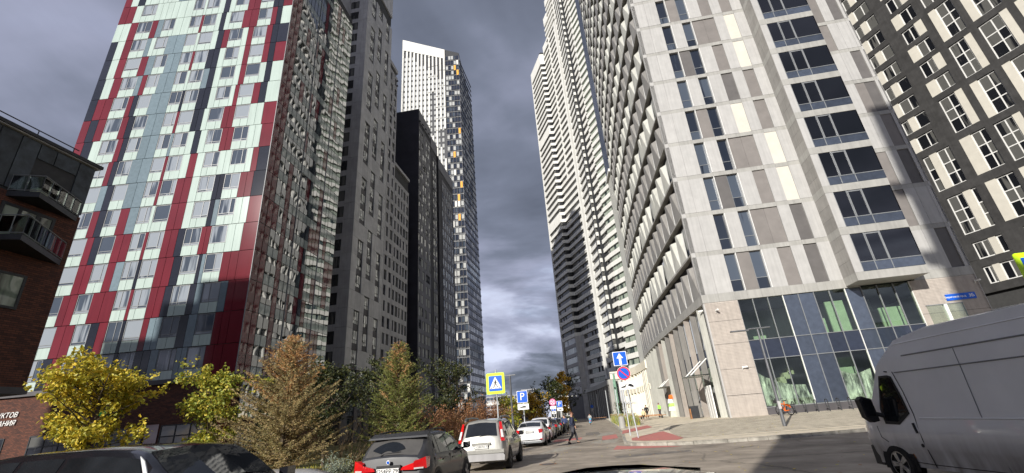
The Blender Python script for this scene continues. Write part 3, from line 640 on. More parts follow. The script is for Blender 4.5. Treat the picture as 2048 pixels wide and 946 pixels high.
for x0,x1,z0,z1,y in ((20.4,21.8,6.3,8.9,Y+1.2),(19.5,20.1,6.3,7.6,Y+1.4),(24.5,26.3,6.3,8.0,Y+1.6),(13.4,16.6,6.3,8.0,Y+5.2),(20.2,21.6,1.1,4.4,Y+2.2)): m.box(x0,x1,y,y+.15,z0,z1,'drywall')
m.build('drywall_board',r1)
m=MB(); 
for i in range(8): m.hexa([(13.6+i*.38,Y+2,1.1+i*.33),(14.05+i*.38,Y+2,1.1+i*.33),(14.05+i*.38,Y+3,1.1+i*.33),(13.6+i*.38,Y+3,1.1+i*.33)]+[(13.6+i*.38,Y+2,1.6+i*.33),(14.05+i*.38,Y+2,1.6+i*.33),(14.05+i*.38,Y+3,1.6+i*.33),(13.6+i*.38,Y+3,1.6+i*.33)],'furniture')
m.build('stair',r1)
def drape(x0,x1,zl,zr,y):
    m=MB(); nx,nz_=26,10; V=[]
    for j in range(nz_+1):
        for i in range(nx+1):
            u=i/nx; top=zl*(1-u)+zr*u-.35*math.sin(math.pi*u); x=x0+(x1-x0)*u; z=1.15+(top-1.15)*j/nz_
            V.append((x,y+.12*math.sin(x*7+z*1.5)+.07*math.sin(x*17-z*3),z))
    m.v=V; mi=m.mi('plastic_sheet')
    for j in range(nz_):
        for i in range(nx): a=j*(nx+1)+i; m.f.append((a,a+1,a+nx+2,a+nx+1)); m.m.append(mi)
    return m.build('plastic_sheet',r1,smooth=True)
drape(13.3,16.8,3.7,2.5,Y+.5); drape(19.3,21.6,3.4,3.3,Y+.5)
# ================================================================ folded street facade of the grey tower
def fac(p,q,out):
    az=math.degrees(math.atan2(q[0]-p[0],q[1]-p[1])); F=Fac(p,az,1)
    if F.n.dot(Vector((*out,0)))<0: F=Fac(p,az,-1)
    F.L=math.hypot(q[0]-p[0],q[1]-p[1]); return F
PL=[(10.4,40.02),(9.85,50),(9.42,60),(9.22,70),(9.35,80)]
segs=[fac(a,b,(-1,0)) for a,b in zip(PL,PL[1:])]
core=MB()
for k,F in enumerate(segs):
    F.box(core,0,F.L,9.7,TOP+27,-2.2,-.55,'joint')
core.build('side_wall',r1)
m=MB(); m.prism([(11.2,41),(10.6,50),(10.2,60),(10.0,70),(10.1,80),(14,80),(14,41)],'z',TOP+27,TOP+28.3,'band_stone'); m.build('side_roof',r1)
fold=[]
def foldmod(F,u,w,z0,z1,m_,glassm):
    """module: recessed window near, slanted panel far"""
    P=F.pt; o=MB(); zt=z1-.75; k=.38
    A=P(u+w*.10,-.0,z0); B=P(u+w*.985,0,z0); C=P(u+w*.985,-.02,zt+.12); D=P(u+w*.52,-k,zt); G=P(u+w*.74,.02,zt+.02); H=P(u+w*.60,.02,z0)
    o.poly([A,H,G,D],m_); o.poly([H,B,C,G],m_)            # the fold
    o.poly([P(u+w*.0,-.04,z0),A,D,P(u+w*.40,-k-.02,zt)],'white_frame')
    o.poly([B,P(u+w*.985,-.6,z0),P(u+w*.985,-.6,zt+.12),C],'fin_grey')
    o.build('folded_panel',r1)
    link('window_pane',boxmesh(w*.5,.03,z1-z0-1.55,glassm),r1,F.M(u+w*.25,-k-.05,(z0+1.1+zt)/2)); link('window_pane',boxmesh(w*.5,.03,1.05,'blue_glass_panel'),r1,F.M(u+w*.25,-k-.05,z0+.53))
cnt=0
sb=MB(); rest=MB()
for k in range(NF+7):
    z0=10.38+3.885*k; z1=z0+3.72
    for si,F in enumerate(segs):
        F.box(sb,-.02 if si else 0.0,F.L+.02,z1,z0+3.885,-.74,.0,'band_stone')
        if si==3 and False: continue
        nmod=round(F.L/2.35); w=F.L/nmod; off=(w/2 if k%2 else 0)
        for i in range(nmod):
            u=i*w+off*(1 if i<nmod-1 else 0)
            if u+w>F.L+.05: continue
            foldmod(F,u,w if not(i==nmod-2 and off) else w,z0+.002,z1-.002,'fin_white' if k%2 else 'fin_grey','win_pale')
for F in segs: F.box(sb,-.02,F.L+.02,9.62,10.37,-.9,.02,'band_stone')
sb.build('side_band',r1)
m=MB(); FS.box(m,10.38,10.74,.3,TOP,-.36,-.03,'panel_white'); m.build('corner_post',r1)
# two storey lower part: tall fins, tall glazing, doors
for si,F in enumerate(segs):
    nmod=round(F.L/2.35); w=F.L/nmod
    for i in range(nmod):
        u=i*w; P=F.pt; o=MB(); mm=['fin_white','fin_grey','rib_stone','fin_grey','fin_white'][(i+si)%5] if si<3 else 'fin_white'
        pts=[P(u+w*.60,-.30,.3),P(u+w*.97,-.02,.3),P(u+w,-.05,.3),P(u+w,-.5,.3)]; up=Vector((0,0,9.3))
        o.poly(pts,mm); 
        for j in range(4): p,q=pts[j],pts[(j+1)%4]; o.poly([p,q,q+up,p+up],mm)
        o.build('fin',r1)
        for (a,b,t) in ((.35,3.0,'win_pale'),(3.05,4.6,'clear_rail' if False else 'win_green'),(4.65,6.1,'blue_glass_panel'),(6.15,9.6,'win_pale')):
            link('glass_panel',boxmesh(w*.60-.05,.03,b-a,t),r1,F.M(u+w*.30,-.34,(a+b)/2))
        link('mullion',boxmesh(.09,.2,9.3,'white_frame'),r1,F.M(u+.05,-.25,4.95))
# dark glazed end block above a ledge at the far end
m=MB(); F=fac((9.35,80.02),(9.0,85),(-1,0)); F.box(m,.0,5,.3,46,-4,-.1,'fin_white'); F.box(m,-.05,5.2,46,46.6,-4.1,.3,'white_frame'); m.build('end_wall',r1)
dg=Pieces(r1,'dark_glass_panel',120)
for k in range(16):
    for j in range(4): dg.add(F,j*1.3+.03,j*1.3+1.27,46.7+k*3.3,46.7+k*3.3+3.2,-.3,0,'blue_glass_dark' if R.random()<.8 else 'blue_glass_panel')
dg.flush(); m=MB(); F.box(m,0,5.2,46.6,99,-4,-.32,'joint'); m.build('end_wall',r1)
hw_=thing('reflection_block','added white banded block out of sight behind the folded facade, filling the glass tower reflection','building',(20,107,0))  # invented block, hidden from view; gives the mirror glass something pale to reflect
FH=fac((11.7,89),(16.2,126),(-1,0)); m=MB(); FH.box(m,0,FH.L,0,150,-14,-.5,'dark_metal'); m.build('wall',hw_); hb_=Pieces(hw_,'white_band',0); hp_=Pieces(hw_,'balcony',0)
for k in range(29):
    hb_.add(FH,0,FH.L,4+k*5,6.6+k*5,-.5,0,'white_render')
    for i in range(14): hp_.add(FH,i*2.7,i*2.7+.5,6.6+k*5,9+k*5,-.5,-.05,'white_render')
hb_.flush(); hp_.flush()
# cameras, name plate, hoarding, canopy brackets
def cctv(p,az,label):
    t=thing('security_camera',label,'security camera',p,math.radians(az)); m=MB(); m.box(-.06,.06,-.45,-.05,.02,.14,'white_frame'); m.build('camera_body',t,world=False)
    m=MB(); m.tube([(0,-.1,.02),(0,0,-.1),(0,.02,-.1)],.025,'white_frame',6); m.build('bracket',t,world=False)
cctv((11.25,39.95,8.85),10,'white security camera just below the band on the ribbed stone corner'); cctv((12.15,39.95,4.1),60,'white security camera halfway up the ribbed stone wall'); cctv((10.2,41.5,9.2),60,'white security camera under the band round the corner from the stone wall'); cctv((31.0,39.95,9.0),20,'white security camera above the blue street name plate')
t=thing('street_name_plate','blue street name plate with house number 3 high on the ribbed stone wall','sign',(29.6,39.9,8.0))
link('plate',boxmesh(2.1,.06,.5,'sign_blue'),t,FS.M(29.6,.06,8.0))
link('letters',textmesh('Береговой пр-д',.2,'sign_white',.01),t,FS.M(29.2,.1,8.0)@Matrix.Rotation(math.pi,4,'Z')@Matrix.Rotation(math.radians(90),4,'X'))
link('letters',textmesh('3Б',.34,'sign_white',.01),t,FS.M(30.35,.1,8.0)@Matrix.Rotation(math.pi,4,'Z')@Matrix.Rotation(math.radians(90),4,'X'))
# ================================================================ cream podium and far podium
pc=thing('entrance_pavilion','curved cream two storey pavilion with tall fins and glass doors beside the folded facade','building',(10,84,0))
PC=[(9.3,79.5),(9.1,84),(8.6,90),(7.3,97),(6.2,103)]
for a,b in zip(PC,PC[1:]):
    F=fac(a,b,(-1,0)); m=MB(); F.box(m,0,F.L,7.9,9.2,-1.2,.05,'cream_plaster'); F.box(m,0,F.L,4.6,5.5,-1.2,-.1,'cream_plaster'); m.build('cornice',pc); n=3; w=F.L/n
    m=MB(); F.box(m,0,F.L,0,8.6,-3,-.9,'cream_plaster'); m.build('wall',pc)
    for i in range(n):
        m=MB(); P=F.pt; pts=[P(i*w+w*.5,-.85,0),P(i*w+w*.92,.0,0),P(i*w+w,-.05,0),P(i*w+w,-.9,0)]; up=Vector((0,0,7.95))
        for j in range(4): p,q=pts[j],pts[(j+1)%4]; m.poly([p,q,q+up,p+up],'cream_plaster')
        m.build('fin',pc)
        link('window_pane',boxmesh(w*.5,.03,4.2,'win_dark'),pc,F.M(i*w+w*.27,-.86,2.4))
        link('door_frame',boxmesh(w*.5,.06,.12,'white_frame'),pc,F.M(i*w+w*.27,-.82,2.6))
m=MB(); m.box(4.2,6.4,101.5,103,8.0,9.5,'cream_plaster'); m.build('portal',pc)
m=MB(); m.box(4.6,4.75,101.6,101.8,0,8,'green_metal'); m.box(5.7,6.4,101.9,102.2,0,8,'stone_mid'); m.build('portal_frame',pc)
for i in range(3): link('window_pane',boxmesh(.7,.04,2.3,'win_street'),pc,FS.M(5.1+i*.1,-63,1.6+2.45*i))
t=thing('green_column','slim pale green metal column at the pavilion portal','column',(4.55,92,0)); m=MB(); m.tube([(4.55,92,.1),(4.5,92,8.4)],[.22,.2],'green_metal',12); m.build('shaft',t); m=MB(); m.box(3.8,6.6,91.7,92.2,8.4,8.6,'stone_mid'); m.build('canopy',t)
pf=thing('arcade_pavilion','shaded grey arcade with tall glass bays at the foot of the striped white tower','building',(0,145,0))
PF=[(4.5,122),(3.4,130),(1.7,143),(-.4,153),(-2.3,163)]
for a,b in zip(PF,PF[1:]):
    F=fac(a,b,(-1,0)); n=max(2,round(F.L/3)); w=F.L/n; m=MB(); F.box(m,0,F.L,8.1,9.3,-3,.1,'band_stone'); F.box(m,0,F.L,0,8.1,-3,-1,'dark_metal'); m.build('cornice',pf)
    for i in range(n):
        m=MB(); F.box(m,i*w,i*w+.7,0,8.1,-1,0,'band_stone'); m.build('fin',pf)
        for z in (.2,2.9): link('window_pane',boxmesh(w-.9,.05,2.5,'win_dark'),pf,F.M(i*w+.7+(w-.7)/2,-.9,z+1.25))
        link('louvre_panel',boxmesh(w-.8,.05,1.8,'stone_mid'),pf,F.M(i*w+.7+(w-.7)/2,-.8,6.9))
# ================================================================ STRIPED ZIGZAG TOWER (R2)
r2=thing('striped_high_rise','very tall stepped white tower with dark window bands, its lower half in shadow','building',(4,175,0))
Z2=[(-9.8,190),(-3.6,176.4),(-1.5,176.8),(5.6,162.0),(6.1,157.0),(8.8,147.8),(10.3,148.3),(12.1,143.6),(11.6,141.2),(16.9,131.2)]
body=MB()
body.prism([(-9.8,190),(-3.6,176.4),(-1.5,176.8),(5.6,162),(6.1,157),(8.8,147.8),(10.3,148.3),(12.1,143.6),(40,143.6),(40,190)],'z',0,8,'stone_dark')
bands=Pieces(r2,'white_band',300); wins=Pieces(r2,'window_pane',300); piers=MB()
specs=[(0,1,171.5,'A'),(1,2,171.5,'B'),(2,3,176,'C'),(4,5,215,'D'),(5,6,215,'E'),(6,7,215,'E'),(8,9,215,'F')]
PT=3.25; CMESH=MB()
for i,j,top,tag_ in specs:
    p,q=Z2[i],Z2[j]; mid=((p[0]+q[0])/2,(p[1]+q[1])/2); out=(-1,-.6) if abs(q[1]-p[1])>abs(q[0]-p[0]) else (0,-1)
    F=fac(p,q,out); nf=int(top/PT)
    F.box(CMESH,-.0,F.L,4 if tag_!='A' else 8.7,nf*PT+ (5 if tag_ in 'AB' else 0),-6 if tag_ not in 'BE' else -1.5,-.75,'dark_metal')
    for k in range(3,nf):
        z=k*PT+.4 if tag_ not in 'F' else k*PT-.6
        if z+PT>top+2: break
        if tag_=='A' and k<9: continue
        if tag_=='B' and k<9: continue
        hb=1.45
        if tag_=='C' and 14<=k<=19: bands.add(F,0,F.L,z,z+.45,-.8,0,'white_render'); bands.add(F,0,F.L,z+.75,z+1.45,-.8,-.02,'white_render')
        else: bands.add(F,-.02,F.L+.02,z,z+hb,-.8,0,'white_render')
        if tag_=='A' and k in (24,38): bands.add(F,0,F.L,z,z+PT,-.8,.01,'white_render')
        nw=max(2,round(F.L/1.25)); ww=F.L/nw
        for w_ in range(nw):
            if R.random()<.12 and tag_!='F': continue
            wins.add(F,w_*ww+.05,(w_+1)*ww-.05,z+hb+.03,z+PT-.04,-.74,-.55,'win_green' if tag_=='F' else 'win_dark')
    if tag_ in 'ABCDEF': F.box(piers,-.15,.35,10,top,-.8,.08,'white_render') if tag_ in 'AD' else None
    if tag_=='A': F.box(piers,F.L-.4,F.L,30,top,-.8,.03,'white_render') if False else None
    if tag_=='C': F.box(piers,F.L-1.0,F.L+.2,12,top,-.9,.1,'white_render'); F.box(piers,F.L*.45,F.L*.45+.5,95,top,-.8,.08,'white_render')
    if tag_ in 'AB': F.box(piers,0,F.L,166,172.5,-.8,.1,'white_render')
# stepped parapet of the C wing, rising to the right
F=fac(Z2[2],Z2[3],(-1,-.6))
for a,b,t in ((0,.3,176),(.3,.55,190),(.55,.8,198),(.8,1.0,209)):
    F.box(CMESH,F.L*a,F.L*b,160,t,-8,-.8,'white_render')
    for k in range(54,int(t/PT)): bands.add(F,F.L*a,F.L*b,k*PT+.4,k*PT+1.85,-.8,0,'white_render')
    F.box(piers,F.L*a,F.L*b,t-3,t+1,-.8,.05,'white_render')
CMESH.build('wall',r2); body.build('base',r2); piers.build('pier',r2); bands.flush(); wins.flush()
# stone framed lower block of the left wing with copper spandrels and windows, and the open ground floor
F=fac(Z2[0],Z2[1],(-1,-.6)); m=MB(); F.box(m,0,1.6,8.7,29.6,-.8,.05,'stone_mid'); F.box(m,F.L-.1,F.L+.05,8.7,29.6,-.8,.05,'stone_mid'); F.box(m,0,F.L,8.7,11.5,-.8,.06,'stone_mid')
m.build('stone_frame',r2); mat('copper_panel',(.055,.03,.022),rough=.3)
for k in range(5):
    z=11.6+k*3.6; link('spandrel_panel',boxmesh(F.L-1.8,.3,1.3,'copper_panel'),r2,F.M(F.L/2+.7,-.3,z+.65))
    for i in range(8): link('window_pane',boxmesh((F.L-2)/8-.12,.08,2.2,'win_pale'),r2,F.M(1.8+(F.L-2)/8*(i+.5),-.4,z+2.4))
F=fac(Z2[1],Z2[2],(0,-1)); m=MB(); F.box(m,0,F.L,0,29.8,-3,.02,'stone_mid'); m.build('stone_frame',r2)
F=fac(Z2[2],Z2[3],(-1,-.6)); m=MB(); F.box(m,0,F.L,8.5,10.4,-1,.02,'stone_mid'); F.box(m,0,2.4,0,30,-1,.02,'stone_mid'); m.build('stone_frame',r2)
F=fac(Z2[0],Z2[1],(-1,-.6)); m=MB()
for u in (.3,5,9.5,14): F.box(m,u,u+.9,0,8.7,-1,-.1,'stone_mid')
m.build('pillar',r2)
# ================================================================ DARK TOWER, RIGHT (R3)
r3=thing('dark_plaster_tower','dark grey tower with cream panels and white framed windows behind the pale grey tower','building',(62,60,0))
F3=Fac((48.75,72),156,1)
if F3.n.x>0: F3=Fac((48.75,72),156,-1)
SC=1.5; zc=lambda z:1.65+(z-1.65)*SC
m=MB(); F3.box(m,2,44,9,95,-14,-.45,'joint'); m.build('wall',r3)
cells=Pieces(r3,'plaster_panel',300)
# grid of columns (unscaled s): small windows col, seam, alternating small/big columns
cream=Pieces(r3,'cream_panel',200)
def cellrow(s0,s1,z0,z1,opens,top_d=-.0):
    """plaster round the openings of one row; opens=[(a,b)]"""
    u=s0
    for a,b in sorted(opens)+[(s1,s1)]:
        if a-u>.02: cells.add(F3,u*SC,a*SC,zc(z0),zc(z1),-.45,0,'dark_plaster')
        u=b
nrow=0
rows=[(11.5+2.155*k) if k<5 else 22.75+2.13*(k-5) for k in range(21)]
WREC=-.22
for k,z in enumerate(rows):
    zt=z+1.5; nx=z+(2.155 if k<5 else 2.13)
    if k==0: nx=13.85
    # column A: s 4.3..7.15
    if k==0: A_=[(5.3,6.5,'2'),(6.5,7.0,'c'),(7.0,7.5,'1')]
    elif k in (1,3): A_=None
    elif k in (2,4): continue
    else: A_=[(3.7,4.5,'1'),(4.5,5.05,'c'),(5.05,6.6,'2')] if k%2 else [(3.7,5.15,'2'),(5.15,5.75,'c'),(5.75,6.75,'1')]
    if A_ is None:   # two storey units
        ops=[(5.1,6.4,'b'),(6.4,7.0,'c'),(7.0,7.45,'n')] if k==1 else [(4.8,5.5,'n'),(5.4,6.0,'c'),(6.0,7.15,'b')]
        z=13.85 if k==1 else 18.35; zt=z+3.68; nx=z+(4.5 if k==1 else 4.4)
    else: ops=A_
    o2=[(a,b) for a,b,_ in ops]; s0,s1=3.2,7.7
    cells.add(F3,s0*SC,s1*SC,zc(zt),zc(nx),-.45,0,'dark_plaster'); cellrow(s0,s1,z,zt,o2)
    for a,b,t in ops:
        if t=='c': cream.add(F3,a*SC,b*SC,zc(z),zc(zt),-.3,-.04,'panel_cream'); continue
        cols={'1':(),'2':(.42,),'b':(.4,),'n':()}[t]; rws=(.33,.62) if t in 'bn' else ()
        window(r3,F3,(a+b)/2*SC,zc(z),(b-a)*SC-.03,(zt-z)*SC-.03,WREC,cols,rws,.13,'white_frame','win_dark')
# filler between s 7.7 and 20
def column(s0,s1,lst,zlo,zhi):
    """lst of (z,zt,[(a,b,type)]) ; fills plaster around"""
    z=zlo
    for (za,zb,ops) in sorted(lst):
        if za-z>.02: cells.add(F3,s0*SC,s1*SC,zc(z),zc(za),-.45,0,'dark_plaster')
        cellrow(s0,s1,za,zb,[(a,b) for a,b,_ in ops]); z=zb
        for a,b,t in ops:
            if t=='c': cream.add(F3,a*SC,b*SC,zc(za),zc(zb),-.3,-.04,'panel_cream')
            else: window(r3,F3,(a+b)/2*SC,zc(za),(b-a)*SC-.03,(zb-za)*SC-.03,WREC,(.42,),(.36,.64) if t=='b' else (),.13,'white_frame','win_dark')
    if zhi-z>.02: cells.add(F3,s0*SC,s1*SC,zc(z),zc(zhi),-.45,0,'dark_plaster')
L=[(9.4,10.8,[(7.9,8.7,'s'),(8.7,9.0,'c'),(9.0,10.1,'s')]),(11.5,13.05,[(8.9,10.0,'s')]),(13.85,17.55,[(8.1,8.85,'c'),(8.85,10.1,'b')]),(18.35,22.05,[(7.95,8.8,'c'),(8.8,9.95,'b')]),(22.75,26.4,[(7.95,9.3,'b'),(9.3,9.9,'c')])]
z=27.0; k=0
while z<56: L.append((z,z+1.6,[(7.75,8.5,'c'),(8.5,9.75,'s')] if k%2==0 else [(7.95,9.15,'s'),(9.15,9.85,'c')])); z+=2.12; k+=1
column(7.7,10.25,L,8.6,57); column(3.2,7.7,[(9.3,10.8,[(5.2,5.9,'s'),(5.9,6.4,'c'),(6.4,7.5,'s')])],8.6,11.48)
def bigcol(s0,s1,z0,ph):
    L=[(9.4,10.8,[(s0+.3,s1-.3,'s')]),(11.5,13.0,[(s0+.3,s0+.9,'c'),(s0+.9,s1-.4,'s')])]; z=z0; k=ph
    while z+3.7<57:
        w=s1-s0-.45
        L.append((z,z+3.68,[(s0+.2,s0+.75,'c'),(s0+.75,s0+.75+w-.6,'b')] if k%2==0 else [(s0+.2,s0+.2+w-.6,'b'),(s0+.2+w-.6,s0+.2+w-.05,'c')])); z+=4.33; k+=1
    column(s0,s1,L,8.6,57)
bigcol(10.25,12.6,13.9,0); bigcol(12.6,15.2,13.9,0); bigcol(15.2,17.8,13.9,1); bigcol(17.8,20.4,13.9,0)
cells.flush(); cream.flush()
m=MB(); F3.box(m,2,44,0,zc(9.5),-14,-1.2,'stone_dark'); m.build('base',r3)
t=thing('terrace_railing','white metal terrace railing on a low wall above the white van','railing',(37,37,0))
FT=Fac((33.5,42),152,1)
if FT.n.x>0: FT=Fac((33.5,42),152,-1)
m=MB(); FT.box(m,-1,16,0,5.6,-2,0,'fin_grey'); m.build('wall',t)
m=MB(); FT.box(m,-1,16,7.0,7.1,-.1,-.02,'white_frame'); FT.box(m,-1,16,5.75,5.82,-.1,-.02,'white_frame'); m.build('rail',t)
for i in range(90): link('baluster',boxmesh(.06,.05,1.2,'white_frame'),t,FT.M(-1+i*.19,-.06,6.4))
# ================================================================ LEFT ROW: grey tower L2/L3, black towers
l2=thing('grey_stone_tower','grey stone tower with tall dark window strips right of the mirror glass side','building',(-45,78,0))
FL=Fac((-37.3,66),0,1)
if FL.n.x<0: FL=Fac((-37.3,66),0,-1)
FLf=fac((-37.3,66),(-43.6,66.0),(0,-1)); FLb=fac((-42.0,70.5),(-41.6,54.5),(1,0))
m=MB(); m.box(-60,-37.62,66.15,78.2,0,124,'joint'); m.box(-60,-37.3,66.0,78.2,98,125,'stone_mid'); m.box(-60,-37.62,78.2,82.3,0,84,'joint'); m.box(-60,-37.62,82.3,90.9,0,57.3,'joint'); m.box(-60,-41.4,54.5,66.2,0,95,'stone_grey'); m.build('wall',l2)
st=Pieces(l2,'stone_panel',300); 
JZ=[11.0]; 
for i in range(26): JZ.append(JZ[-1]+3.2)
strips=[(1.9,3.9),(5.3,7.2),(9.1,10.9)]
def instrip(i,k): return (k+[0,1,2][i]*2+ (1 if i==1 else 0))%4!=3
for k,(z0,z1) in enumerate(zip(JZ,JZ[1:])):
    u=0; mmm='stone_mid'
    for i,(a,b) in enumerate(strips):
        st.add(FL,u+.02,a,z0+.02,z1-.02,-.15,0,mmm); u=b
        if instrip(i,k):
            window(l2,FL,(a+b)/2,z0+.9,b-a-.06,2.2,-.2,(.33,.66),(.3,),.06,'dark_metal','win_strip')
            link('spandrel_panel',boxmesh(b-a-.06,.05,.95,'stone_dark'),l2,FL.M((a+b)/2,-.2,z0+.42))
        else: st.add(FL,a,b,z0+.02,z1-.02,-.15,-.004,mmm)
    st.add(FL,u,12.2,z0+.02,z1-.02,-.15,0,mmm)
    for a,b in ((0,1.05),(1.05,2.1)): st.add(FLf,a+.01,b-.01,z0+.02,z1-.02,-.15,0,'stone_grey')
    st.add(FLf,2.12,4.7,z0-.5,z0+.6,-.15,-.06,'stone_grey')
    # recessed window bay beside the glass tower
    if k%2: window(l2,FLf,3.3,z0+.6,2.2,2.1,-.12,(.5,),(),.07,'dark_metal','win_dark',split=False)
    else: window(l2,FLf,2.6,z0+.6,.8,2.1,-.12,(),(),.07,'dark_metal','win_dark',split=False); window(l2,FLf,3.8,z0+.6,1.1,2.1,-.12,(),(),.07,'dark_metal','win_dark',split=False)
st.add(FLf,0,4.7,5,10.98,-.15,0,'stone_dark')
for a,b in ((0,1.8),(3.95,5.2),(7.3,9.0),(10.95,12.2)): st.add(FL,a,b,0,10.9,-.15,0,'stone_dark')
for i,(a,b) in enumerate(strips):
    for z in (.5,4,7.5): window(l2,FL,(a+b)/2,z,b-a,3.2,-.15,(.5,),(),.08,'dark_metal','win_street',split=False)
# L3 part
nl=0
for k in range(26):
    z0=4+3.13*k
    for (ua,ub,top) in ((12.3,16.4,83),(16.5,24.7,57)):
        if z0+3.1>top: continue
        st.add(FL,ua,ub,z0+2.1,z0+3.12,-.2,-.02,'stone_grey')
        u=ua; r_=random.Random(k*7+int(ua)); nw=2 if ub-ua<5 else 5
        xs=[]; w=(ub-ua)/nw
        for i in range(nw):
            ww=r_.choice((.8,1.1,1.25)); a=ua+i*w+(w-ww)*r_.uniform(.25,.75); st.add(FL,u,a,z0,z0+2.09,-.2,-.02,'stone_grey'); u=a+ww
            window(l2,FL,a+ww/2,z0,ww,2.08,-.2,(.5,) if ww>1.2 else (),(),.05,'dark_metal','win_dark',split=False)
        st.add(FL,u,ub,z0,z0+2.09,-.2,-.02,'stone_grey')
m=MB(); m.box(-60,-37.25,78.2,82.4,83.5,84.6,'stone_grey'); m.box(-60,-37.25,82.3,91,57.3,58,'stone_grey'); m.build('roof',l2)
for z in (79.5,81): link('floodlight',boxmesh(.35,.3,.25,'dark_metal'),l2,Matrix.Translation((-37.1,81.9,z)))
st.flush()
def slab(name,label,x,y0,y1,top,cols,seedv,facew=9,rear=12,blank=1.8,sm='anthracite'):
    t=thing(name,label,'building',(x-facew/2,(y0+y1)/2,0)); m=MB(); m.box(x-rear,x-.12,y0,y1,0,top,'black_clad'); m.build('wall',t)
    F=Fac((x,y0),0,1)
    if F.n.x<0: F=Fac((x,y0),0,-1)
    m=MB(); F.box(m,0,y1-y0,top-3.2,top+.4,-.12,.02,sm); m.build('parapet',t)
    pp=Pieces(t,'cladding_panel',150); r_=random.Random(seedv); nf=int((top-7)/3.05)
    for k in range(nf):
        z=4+3.05*k
        for (a,b) in cols:
            w=b-a; sft=r_.choice((0,.0,.35)) if w>1.6 else 0
            pp.add(F,a,b,z+2.05,z+3.04,-.12,-.01,sm)
            ww=min(w-.1,1.35)
            if r_.random()<.5: x0=a+.05
            else: x0=b-ww-.05
            window(t,F,x0+ww/2,z,ww,2.03,-.1,(.36,) if r_.random()<.5 else (.64,),(),.05,'dark_metal','win_pale',split=False)
            if x0>a+.1: pp.add(F,a,x0,z,z+2.04,-.12,-.01,sm)
            else: pp.add(F,x0+ww,b,z,z+2.04,-.12,-.01,sm)
    pp.flush(); return t,F
t4,F4=slab('black_slab_tower','nearest black slab tower with pale windows, blank black end wall facing the camera','',0,0,0,[],0) if False else slab('black_slab_tower','nearest black slab tower with pale windows and a blank black end wall',-36.6,95,104.5,82,[(.2,2.3),(2.4,4.7),(4.8,7.0),(7.1,9.3)],1)
m=MB(); m.box(-49,-36.45,94.8,95,0,82.4,'black_clad'); m.build('end_wall',t4)
for k,(u,z) in enumerate(((.1,78.5),(2.3,78.8),(4.7,79),(7,79))): link('floodlight',boxmesh(.3,.6,.25,'dark_metal'),t4,Matrix.Translation((-36.2,95+u,z)))
slab('black_slab_tower','middle black slab tower, narrow, with a single window strip',-36.6,104.7,110.5,79.8,[(1.9,3.4),(3.5,5.2)],2)
t6,F6=slab('black_slab_tower','farthest black slab tower with bluish windows in front of the white topped high rise',-36.6,110.7,126.5,76.5,[(4.0,6.1),(6.2,8.3),(8.4,10.4),(10.5,12.5),(12.6,14.6)],3)
m=MB(); m.box(-49,-36.3,110.5,110.7,0,76.9,'black_clad'); m.build('end_wall',t6)
m=MB(); m.box(-49,-36.4,125,131,0,4.2,'stone_dark'); m.box(-40,-35.5,97,128,3.6,4.0,'dark_metal'); m.build('canopy',t6)
# ================================================================ WHITE TOPPED HIGH RISE (WT)
wt=thing('white_topped_high_rise','slender high rise with white ribs, dark glass corner and yellow panels','building',(-60,190,0))
FW=fac((-46.8,180),(-77.5,176.5),(0,-1)); FE=fac((-46.8,180),(-46.0,203),(1,0))
q=[FW.pt(0.1,-.4,0),FW.pt(FW.L,-.4,0),FW.pt(FW.L,-24,0),FE.pt(23,-.3,0)]
m=MB(); m.hexa([p for p in q]+[q[0]+Vector((0,0,188)),q[1]+Vector((0,0,201)),q[2]+Vector((0,0,201)),q[3]+Vector((0,0,170))],'dark_metal'); m.build('wall',wt)
ribs=Pieces(wt,'rib',200); wp=Pieces(wt,'window_pane',300); col_=Pieces(wt,'coloured_panel',200); gl=Pieces(wt,'glazing_frame',200)
LW=FW.L
for i in range(12):
    u=LW-.9-i*2.02
    if u<7.6: break
    top=184.6+(u-7.7)*.38
    if i<7: ribs.add(FW,u-.0,u+.95,20 if i else 20,top,-.4,.1,'white_render')
    else:
        z=60
        while z<top:
            h=R.choice((7,10.2,13.6)); 
            if R.random()<.78 or z>150: ribs.add(FW,u,u+.85,z,min(z+h-.4,top),-.4,.1,'white_render')
            z+=h
for k in range(57):
    z=8+3.4*k
    if z>186: break
    for i in range(11):
        u=LW-2.9-i*2.02+.98
        if u<7.4 or z>150+u*1.0+10: continue
        wp.add(FW,u-.0,u+1.0,z+1.1,z+3.2,-.38,-.3,'win_pale')
m=MB(); P=FW.pt; m.hexa([P(7.7,-.5,184.5),P(LW,-.5,193.5),P(LW,.12,193.5),P(7.7,.12,184.5),P(7.7,-.5,190.8),P(LW,-.5,201),P(LW,.12,201),P(7.7,.12,190.8)],'white_render'); m.build('white_crown',wt)
m=MB(); FW.box(m,LW-.9,LW+.05,20,200,-24,.1,'white_render'); FW.box(m,LW-3,LW,120,122,-.4,.12,'white_render'); m.build('white_edge',wt)
for k in range(54):
    z=6+3.4*k
    if z>184: break
    for i in range(5):
        u=.25+i*1.45
        x=R.random(); mm='win_pale' if x<.35 else 'win_blue' if x<.6 else 'blue_glass_dark'
        wp.add(FW,u+.05,u+1.35,z+.9,z+3.3,-.38,-.25,mm)
        if R.random()<.05: col_.add(FW,u+.2,u+1.2,z,z+3.3,-.25,.05,'yellow_panel')
        elif R.random()<.05: col_.add(FW,u+.2,u+1.2,z+.3,z+3.2,-.25,.05,'white_render')
    gl.add(FW,0,7.6,z-.12,z+.08,-.3,.02,'grey_frame')
    for i in range(9):
        u=.4+i*2.45
        if z>184-u*.8: continue
        wp.add(FE,u,u+1.9,z+.9,z+3.1,-.3,-.15,'win_pale' if R.random()<.6 else 'win_blue'); 
    gl.add(FE,0,22.5,z-.3,z+.55,-.3,.02,'anthracite')
